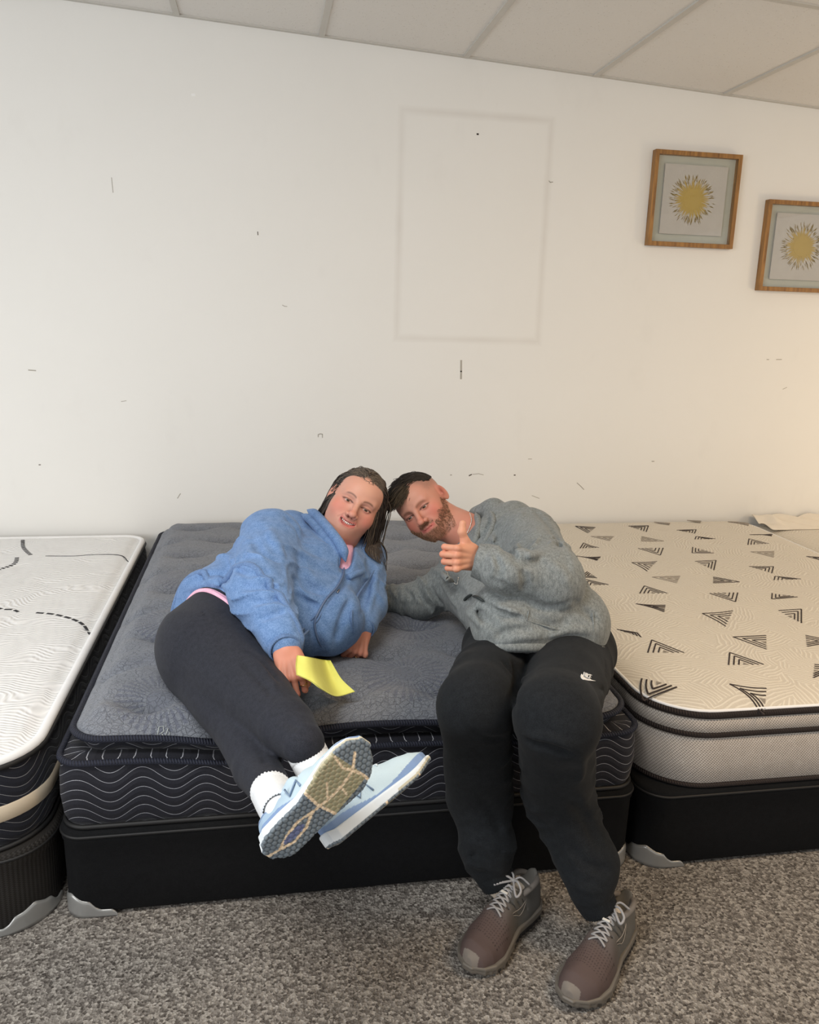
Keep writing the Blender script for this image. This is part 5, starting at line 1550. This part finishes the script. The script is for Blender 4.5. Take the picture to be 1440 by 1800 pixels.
# small printed emblem on the thigh
def patch(f, poly, lift=.0012):
    H = on_surface(f, poly, lift); B = on_surface(f, poly, -.0015); n = len(poly)
    return np.concatenate([H, B]), [tuple(range(n))] + [(i, n + i, n + (i + 1) % n, (i + 1) % n) for i in range(n)]
M_print = plain('white_print', srgb(236, 236, 236), .6)
sw = [(1021.8, 1185.0), (1020.6, 1188.8), (1021.6, 1192.2), (1025.5, 1195.0), (1033, 1196.4), (1040, 1197.0), (1047.0, 1197.4), (1040, 1195.6), (1033, 1193.8), (1028, 1191.8), (1025.4, 1189.5), (1023.6, 1186.6)]
pp = []
for i in range(len(sw) // 2 - 1):
    a, b, c, d = sw[i], sw[i + 1], sw[-2 - i], sw[-1 - i]; pp.append(patch(f_jog, [a, b, c, d]))
def letters(f, o, ex, ey, txt, r, gap=1.0):
    G = {'N': [[(0, 0), (0, 1), (.6, 0), (.6, 1)]], 'I': [[(0, 0), (0, 1)]], 'K': [[(0, 0), (0, 1)], [(.6, 1), (.02, .5), (.6, 0)]], 'E': [[(.55, 0), (0, 0), (0, 1), (.55, 1)], [(0, .5), (.45, .5)]]}
    wdt = {'N': .95, 'I': .36, 'K': .90, 'E': .85}; x = 0; out = []
    for ch in txt:
        for st in G[ch]:
            P = [(o[0] + ex[0] * (x + a) + ey[0] * b, o[1] + ex[1] * (x + a) + ey[1] * b) for a, b in st]
            out.append(tube(on_surface(f, P, .0012), r, 6))
        x += wdt[ch] * gap
    return out
pp += letters(f_jog, (1024.8, 1189.2), (4.8, 2.0), (1.6, -7.0), 'NIKE', .0011)
V, Fc = joinl(pp); mk('emblem', V, Fc, M_print, jog, smooth=False, label='small white printed wordmark over a curved tick')

# --- hoodie
TOR = [(W(902, 1092, 2.17), W(994, 1096, 2.22), .118, .118), (W(945, 1074, 2.34), W(915, 1030, 2.50), .150, .150), (W(915, 1030, 2.52), W(885, 975, 2.64), .150, .118),
       (W(885, 975, 2.64), W(905, 925, 2.66), .11, .082), (W(885, 975, 2.62), W(812, 1012, 2.68), .115, .085), (W(830, 1035, 2.62), W(892, 1088, 2.30), .095, .110)]
ARM = [(W(925, 946, 2.54), W(972, 1024, 2.14), .098, .080), (W(972, 1024, 2.14), W(890, 1006, 2.08), .076, .056), (W(890, 1006, 2.08), W(858, 990, 2.11), .054, .047)]
e_ = atz(742, 1056, .590); w_ = atz(672, 1050, .575)
ARR = [(W(815, 1012, 2.66), e_, .082, .058), (e_, w_, .058, .046)]
_p = [W(825, 1148, 2.12), W(1088, 1150, 2.20), W(955, 1142, 1.98)]
_n = np.cross(_p[1] - _p[0], _p[2] - _p[0]); _n = _n if _n @ (np.array([.75, 1.7, .4]) - _p[2]) > 0 else -_n
mt = compile_sdf(ops_cones(TOR, .05) + [('i', .015, plane(_p[2], _n))]); ma = compile_sdf(ops_cones(ARM, .03)); mr = compile_sdf(ops_cones(ARR, .03))
hoodback = [(W(838, 905, 2.74), W(868, 897, 2.70), .028, .034), (W(868, 897, 2.70), W(880, 925, 2.62), .034, .030)]
ops = [('u', 0, mt), ('u', .006, ma), ('u', .02, mr)] + ops_cones(hoodback, .03)[0:0] + [('u', .02, cone(*hoodback[0])), ('u', .02, cone(*hoodback[1]))]
fm0 = compile_sdf(ops)
ops = ops + [creases(fm0, [
    ([(868, 905), (855, 930), (835, 950), (826, 965)], .008, .009), ([(880, 915), (868, 945), (845, 975)], .009, -.008), ([(885, 945), (892, 965), (893, 985)], .012, .010),
    ([(896, 958), (905, 980), (925, 985)], .010, .010), ([(905, 960), (925, 975), (950, 975)], .010, -.009), ([(900, 985), (930, 990), (960, 982)], .010, .008),
    ([(870, 978), (880, 1000), (872, 1015)], .007, .008), ([(862, 975), (868, 995), (860, 1020)], .007, -.005), ([(915, 1000), (925, 1020), (920, 1045)], .010, .007),
    ([(960, 990), (985, 1005), (1000, 1030)], .012, -.006), ([(865, 1020), (885, 1030), (900, 1045), (930, 1062), (965, 1068), (1000, 1058)], .008, .012),
    ([(790, 1020), (815, 1050), (850, 1085), (875, 1105)], .013, .009), ([(800, 1045), (830, 1080), (850, 1105)], .012, -.008), ([(835, 1045), (875, 1065), (920, 1080)], .011, -.008),
    ([(845, 1058), (885, 1078), (925, 1092)], .009, .009), ([(925, 1075), (950, 1090), (980, 1108)], .008, .009), ([(930, 1095), (955, 1100), (985, 1100), (1000, 1085)], .009, .010),
    ([(1010, 1055), (1030, 1075), (1050, 1090)], .010, .007), ([(960, 1120), (1000, 1108), (1050, 1110)], .009, -.008), ([(870, 1122), (900, 1108), (940, 1105)], .009, .009),
    ([(880, 1130), (915, 1120), (960, 1118)], .008, -.008), ([(720, 1040), (725, 1055), (722, 1068)], .007, .006), ([(738, 1036), (742, 1052), (755, 1068)], .007, .007),
    ([(757, 1030), (765, 1048), (785, 1066)], .008, .008), ([(705, 1040), (708, 1060)], .007, -.005), ([(773, 1020), (790, 1045), (805, 1070)], .009, -.006),
    ([(940, 895), (965, 925), (985, 960), (998, 1000)], .010, .006), ([(975, 935), (995, 970), (1008, 1010)], .010, -.005)]), wob(.0030, 24, 21), wob(.0015, 52, 8),
    gathers(ARM[0][0], ARM[0][1], cdir(.5, -.8, .4), .012, .055, .11, 6), gathers(ARM[1][0], ARM[1][1], cdir(-1, .1, .1), .010, .048, .09, 7),
    gathers(W(860, 1060, 2.4), W(1010, 1085, 2.3), cdir(.15, -1, .1), .013, .062, .16, 8), gathers(W(850, 990, 2.55), W(905, 1060, 2.4), cdir(.6, -.8, .1), .009, .070, .16, 9),
    gathers(ARR[0][0], ARR[0][1], cdir(-1, -.2, 0), .011, .045, .09, 10), gathers(ARR[1][0], ARR[1][1], cdir(-1, -.1, 0), .008, .040, .08, 11)]
def heather(name, a, b):
    t = NT(name); v = t.coord(); n = t.noise(v, 520, 3, .8); m = t.noise(t.mapping(v, (1, 1, .35)), 150, 3, .7)
    f = t.math('ADD', t.math('MULTIPLY', n, .6), t.math('MULTIPLY', m, .4))
    return t.out(t.ramp(f, [(.40, a), (.60, b)]), .95, t.bump(n, .3, .0015), sheen=.12, spec=.2)
M_grey = heather('grey_heather_fleece', srgb(96, 101, 101), srgb(142, 147, 147))
lo, hi = bounds([q for c in TOR + ARM + ARR for q in c[:2]], .19)
mh, f_mh = cloth('hoodie', ops, lo, hi, .0048, M_grey, man, label='grey heather hoodie')
V, Q = rib_sleeve(W(868, 994, 2.10), W(835, 984, 2.105), .052, .043); mk('cuff', V, Q, M_grey, mh)
V, Q = rib_sleeve(w_ + (e_ - w_) * .1, w_ + (w_ - e_) * .22, .045, .036); mk('cuff', V, Q, M_grey, mh)
hp = [(840, 1134), (862, 1138), (890, 1138), (925, 1133), (965, 1127), (1005, 1125), (1040, 1129), (1066, 1136)]
V, Q = tube(ring_on(f_mh, _p[2] - nrm(_n) * .012, _n, W(950, 1100, 2.26), -.006), .014, 10, closed=True); mk('hem', V, Q, M_grey, mh)
f_tor = compile_sdf([('u', 0, mt), ('u', .02, cone(*hoodback[0])), ('u', .02, cone(*hoodback[1]))])
cl = [cord(f_tor, p, r, .002, 40, 8) for p, r in (([(836, 900), (842, 920), (838, 945), (828, 968), (818, 982)], .011), ([(862, 898), (868, 918), (858, 945), (842, 968)], .009), ([(770, 965), (768, 985), (780, 1010), (800, 1024)], .010))]
for V, Fc in cl: mk('hood_edge', V, Fc, M_grey, mh)
pk_ = [cord(f_mh, p, .0022, .0005, 24) for p in ([(925, 1090), (950, 1098), (985, 1108)], [(930, 1072), (926, 1092)], [(1042, 1075), (1044, 1110)])]
for V, Fc in pk_: mk('pocket_edge', V, Fc, M_grey, mh)
M_dark = plain('dark_cord', srgb(44, 50, 50), .7)
V, Fc = joinl([cord(f_mh, [(816, 1058), (823, 1050), (832, 1045)], .0042, .004, 12), cord(f_mh, [(833, 1048), (842, 1052), (854, 1057)], .0042, .004, 12)])
mk('drawstring', V, Fc, M_dark, mh)

# --- thumbs-up hand
gA = cdir(-.74, .02, .66); gN = cdir(.66, -.04, .74); gN = nrm(gN - gA * (gN @ gA)); gT = np.cross(gN, gA); gT = gT if gT @ cdir(0, 1, 0) > 0 else -gT
gW = W(838, 981, 2.11)
up_th = [(.022, .026, -.004), (.046, .050, -.006), (.060, .076, -.006), (.058, .100, -.006)]
V, Q, C, HG = mesh_hand(fist, up_th, gA, gT, gN, gW, (206, 150, 122), .88)
body_parts.append((V, Q, C))
# propping hand, flat on the mattress behind
flat = [([(.088, .032, 0), (.128, .040, -.004), (.150, .044, -.010), (.168, .046, -.014)], .0092), ([(.090, .010, 0), (.134, .012, -.004), (.160, .013, -.010), (.180, .014, -.014)], .0096),
        ([(.087, -.012, 0), (.128, -.016, -.004), (.152, -.019, -.010), (.170, -.021, -.014)], .0090), ([(.081, -.031, 0), (.110, -.040, -.004), (.128, -.045, -.009), (.142, -.049, -.012)], .0080)]
tfl_ = [(.022, .026, -.004), (.044, .050, -.006), (.066, .066, -.010), (.084, .074, -.012)]
bA = nrm(w_ - e_); bN = np.array([0, 0, 1.0]); bN = nrm(bN - bA * (bN @ bA)); bT = np.cross(bN, bA)
V, Q, C, _ = mesh_hand(flat, tfl_, bA, -bT if bT[1] > 0 else bT, bN, w_ + bA * .035 - np.array([0, 0, .012]), (212, 152, 124), .98)
body_parts.append((V, Q, C))

inner = shrink(TOR, .045) + shrink(ARM[:1], .03) + shrink(ARR[:1], .025) + shrink(PEL, .035) + shrink(LR[:3], .025) + shrink(LL[:3], .025)
fi = compile_sdf(ops_cones(inner, .02)); lo, hi = bounds([q for c in inner for q in c[:2]], .15)
V, Q = polymesh(fi, lo, hi, .012); body_parts.append((V, Q, np.tile(np.array(srgb(212, 152, 124)), (len(V), 1))))

# --- hair: short swept top, faded sides
rs = np.random.RandomState(12); N = 2600
U_ = nrm_rows(rs.normal(size=(N * 3, 3)))
P_ = U_ * np.array([.0765, .0970, .0830]) + np.array([0, -.022, .030])
edge = .056 + .55 * np.maximum(-P_[:, 1] - .02, 0) * 0 - .30 * np.maximum(-P_[:, 1] - .03, 0)
keep = (P_[:, 2] > .056 + .012 * (np.abs(P_[:, 0]) / .05) ** 2 * (P_[:, 1] > .02) - .006 * (P_[:, 1] < 0))
P_ = P_[keep][:N]
kk = sm(P_[:, 1], -.05, .06)
dd = np.stack([.55 + 0 * kk, .35 + .55 * kk, .35 + .35 * (1 - kk)], 1) + rs.normal(0, .16, (len(P_), 3))
def push_m(P):
    Pl = (P - MCn) @ MR; q = (Pl - np.array([0, -.022, .030])) / np.array([.079, .0995, .086]); k = np.linalg.norm(q, axis=1)
    Pl = np.where((k < 1)[:, None], (q / np.maximum(k, 1e-6)[:, None]) * np.array([.079, .0995, .086]) + np.array([0, -.022, .030]), Pl)
    return Pl @ MR.T + MCn
S = strands(P_ @ MR.T + MCn, nrm_rows(dd) @ MR.T, .014 + .030 * kk * rs.uniform(.7, 1.1, len(P_)) + .008, push_m, -mUp * .6 + mRt * .5, lambda s: .84, 7, 5, .06)
mm = rs.uniform(0, 1, len(P_))[:, None]; ft = (sm(P_[:, 1], .01, .07))[:, None]
hc = np.array(srgb(34, 28, 24)) * (1 - ft * mm) + np.array(srgb(104, 88, 66)) * (ft * mm)
V, Q, C = strand_mesh(S, .0011, .0005, hc)
hair_line = lambda P: (.058 + .012 * (np.abs(P[:, 0]) / .05) ** 2 * (P[:, 1] > .02) - .004 * (P[:, 1] < 0) - P[:, 2])
cap = compile_sdf([('u', 0, ell((0, -.022, .030), (.0790, .0995, .0870))), ('i', .004, hair_line)])
Vc, Qc = polymesh(cap, (-.12, -.15, -.04), (.12, .12, .14), .0025)
V, Q, C = join([(V, Q, C), (Vc @ MR.T + MCn, Qc, np.tile(np.array(srgb(44, 37, 32)), (len(Vc), 1)))])
mk('hair', V, Q, M_hair, man, cols=C, label='short dark swept hair with faded sides')
# beard stubble as short strands
N = 2600
f_head = compile_sdf(hops)
q = hV; axx = np.abs(q[:, 0])
line = -.030 + .9 * np.maximum(.045 - q[:, 1], 0)
bm = (q[:, 2] < line - .006) & (q[:, 1] > -.005) & (axx < .073) & (q[:, 2] > -.112) & ~((axx < .030) & (np.abs(q[:, 2] + .061) < .010)) & (((axx - .034) ** 2 + (q[:, 2] + .036) ** 2) > .020 ** 2)
bm |= (np.abs(q[:, 2] + .048) < .0045) & (axx < .027) & (axx > .004) & (q[:, 1] > .075)
idx = np.nonzero(bm)[0]; idx = rs.choice(idx, min(N, len(idx)), replace=False); R_ = q[idx]
e = 1e-3; G = nrm_rows(np.stack([f_head(R_ + np.eye(3)[k] * e) - f_head(R_ - np.eye(3)[k] * e) for k in range(3)], 1))
dn = nrm_rows(G * .6 + np.array([0, .1, -.75]) + rs.normal(0, .25, R_.shape))
S = strands(R_ @ MR.T + MCn, dn @ MR.T, rs.uniform(.003, .007, len(R_)), lambda P: P, -mUp, lambda s: .9, 3, 6)
mm = rs.uniform(0, 1, (len(R_), 1)); hc = np.array(srgb(110, 76, 54)) * (1 - mm) + np.array(srgb(170, 128, 98)) * mm
V, Q, C = strand_mesh(S, .00055, .0003, hc, 3)
mk('beard', V, Q, M_hair, man, cols=C, label='short reddish brown beard')
eye_parts(MR, MCn, (.10, -.02), (84, 74, 58), man)
V, Q, C = join(body_parts); mk('body', V, Q, M_skin, man, cols=C)

# --- bead necklace
both = compile_sdf([('u', 0, f_mh), ('u', 0, tolocal(f_head, MR, MCn))])
nk = smooth_line(on_surface(both, [(826, 903), (829, 914), (827, 925), (823, 934), (818, 943)], .0015), 30)
nk2 = smooth_line(on_surface(both, [(786, 1001), (789, 1012), (796, 1021), (804, 1027), (807, 1016)], .002), 26)
bs_, bq_ = ball((0, 0, 0), .0022, 6, 5); M_bead = plain('silver_beads', srgb(222, 216, 206), .2, .9)
for P in (nk, nk2):
    V, Q, _ = join([(bs_ + c, bq_) for c in P]); mk('bead_chain', V, Q, M_bead, man, label='silver bead necklace strand')

# --- socks and trainers
SG = srgb
def man_shoe(heel, toe, side, sockdir):
    heel = np.array([*heel, 0.0]); toe = np.array([*toe, 0.0]); L = np.linalg.norm(toe - heel); T = nrm(toe - heel)
    R = frame_from(T, (0, 0, 1)); O = heel
    la = Last(L, 1.16, side, [.062, .078, .072, .068, .088, .078, .062, .050, .040, .018], [.044, .040, .030, .020])
    s = root_child('trainer', man)
    fl = R if np.linalg.det(R) > 0 else R
    def place(V): return V @ R.T + O
    def bub(P):
        d = la.sole(.005)(P); u = np.clip(P[:, 1] / L, 0, 1); z = P[:, 2] - la.spring(u)
        pods = .0028 * np.abs(np.sin(P[:, 1] * 2 * math.pi / .030)) * (z < .014)
        wave = .004 * np.exp(-((z - .018) / .006) ** 2) * (u < .55)
        return d + pods + wave
    V, Q = polymesh(bub, (-.08, -.02, -.01), (.08, L + .02, .062), .0018, dense=True)
    x, y, z = V.T; u = np.clip(y / L, 0, 1); zz = z - la.spring(u)
    C = np.tile(np.array(SG(104, 98, 90)), (len(V), 1))
    C[(zz < .006)] = SG(96, 90, 84)
    air = (u < .50) & (zz > .008) & (zz < .024); C[air] = SG(34, 32, 32)
    C[(u > .5) & (u < .9) & (zz < .012) & (np.sin(y * 2 * math.pi / .03) > .2)] = SG(62, 58, 54)
    mk('sole', place(V), Q, vc_mat('trainer_rubber', .35), s, cols=C, label='grey sole with dark clear air unit at the heel')
    ops = [('u', 0, la.upper()), ('d', .010, ell((la.c(.2), .060, .142), (.029, .046, .044))), ('u', .008, cone((0, .100, .088), (0, .118, .108), .024, .018)),
            wob(.0012, 70, 3)]
    for k in range(4):
        for sg in (-1, 1):
            a = la.surf(.30 + k * .05, sg * .95, 0); b = la.surf(.36 + k * .055, sg * .52, 0); ops.append(('d', .004, cone(a, b, .0016, .0016)))
    fu = compile_sdf(ops); V, Q = polymesh(fu, (-.08, -.02, .0), (.08, L + .02, .145), .0022, dense=True)
    x, y, z = V.T; u = np.clip(y / L, 0, 1)[:, None]; zz = z - la.base(u[:, 0])
    C = np.array(SG(92, 90, 86)) * (1 - sm(u, .40, .72)) + np.array(SG(84, 70, 67)) * sm(u, .40, .72)
    per_ = (np.sin(x * 2 * math.pi / .006) > .4) & (np.sin(y * 2 * math.pi / .007) > .4) & (u[:, 0] > .60) & (u[:, 0] < .80) & (zz > .02)
    C[per_] = SG(58, 48, 46)
    C[(u[:, 0] > .955) & (np.abs(x - la.c(u[:, 0])) < .022)] = SG(122, 114, 106)
    mk('upper', place(V), Q, vc_mat('trainer_mesh', .75, 500, .35, .001), s, cols=C, label='grey to mauve-brown mesh upper')
    # toe cap, swoosh, tongue label
    pp = []
    for sg in (-1, 1):
        P1 = [la.surf(a, sg * b, .0008) for a, b in ((.28, .80), (.34, .93), (.40, .955), (.46, .90), (.54, .74))]
        P2 = [la.surf(a, sg * b, .0008) for a, b in ((.28, .80), (.345, .88), (.40, .885), (.46, .84), (.54, .74))]
        for P in (P1, P2): pp.append(tube(place(smooth_line(P, 16)), .0010, 5))
    V, Fc = joinl(pp); mk('side_mark', V, Fc, plain('pale_trim', SG(150, 142, 134), .5), s)
    # laces: crossing rows and a bow
    pp = []
    rows = [.365 + k * .042 for k in range(7)]
    for k, u0 in enumerate(rows[:-1]):
        for sg in (-1, 1):
            a, b = u0, rows[k + 1]
            pp.append(tube(place(smooth_line([la.surf(a + (b - a) * t, sg * (.46 - .92 * t), .003 + .003 * math.sin(math.pi * t)) for t in np.linspace(0, 1, 6)], 14)), .0030, 8, flat=.55, up=(0, 0, 1)))
    for sg in (-1, 1):
        c = la.surf(.335, 0, .010)
        lp = [c, c + np.array([sg * .018, .010, .010]), c + np.array([sg * .036, .024, .002]), c + np.array([sg * .034, .040, -.006]), c + np.array([sg * .018, .026, .0]), c]
        pp.append(tube(place(smooth_line(lp, 26)), .0030, 8))
        pp.append(tube(place(smooth_line([c, c + np.array([sg * .012, -.012, .008]), c + np.array([sg * .034, -.020, -.006])], 12)), .0026, 8))
    pp.append(tube(place(np.array([la.surf(.335, -.12, .010), la.surf(.335, .12, .010)])), .006, 8))
    V, Fc = joinl(pp); mk('laces', V, Fc, plain('grey_lace', SG(150, 148, 148), .85), s)
    c = la.surf(.47, 0, .009); V, Q = box(c - np.array([.009, .003, .001]), c + np.array([.009, .003, .0015])); mk('lace_tag', place(V), Q, plain('lace_tag_white', SG(214, 212, 206), .5), s, smooth=False)
    # collar padding
    ring_ = [np.array([la.c(.2) + .031 * math.cos(t), .056 + .044 * math.sin(t), .108 + .008 * math.cos(2 * t) - .004 * math.sin(t)]) for t in np.linspace(0, 2 * math.pi, 40, endpoint=False)]
    V, Q = tube(place(np.array(ring_)), .0075, 10, closed=True); mk('collar', V, Q, plain('collar_lining', SG(112, 106, 100), .8), s)
    an = place(np.array([[0, .062, .055]]))[0]
    return an, place
aL, plL = man_shoe((.890, 1.655), (.662, 1.432), -1, None)
aR, plR = man_shoe((.682, 1.764), (.452, 1.570), 1, None)
for an, top, sh_ in ((aL, AL, SL), (aR, AR, SR)):
    b_ = top + (an - top) * .30
    V, Q = rib_sleeve(top + (sh_ - top) * .14, b_, .049, .044, 40, 14, .0012, .03); mk('cuff', V, Q, M_jog, jog)
    f = compile_sdf([('u', 0, cone(b_ + (top - b_) * .4, an, .036, .036)), ('u', .01, cone(an, an + np.array([0, 0, -.015]), .034, .028))])
    V, Q = polymesh(f, np.minimum(top, an) - .08, np.maximum(top, an) + .10, .004); mk('sock', V, Q, plain('cream_sock', srgb(222, 208, 190), .9, bscale=300), man, label='cream ankle sock')
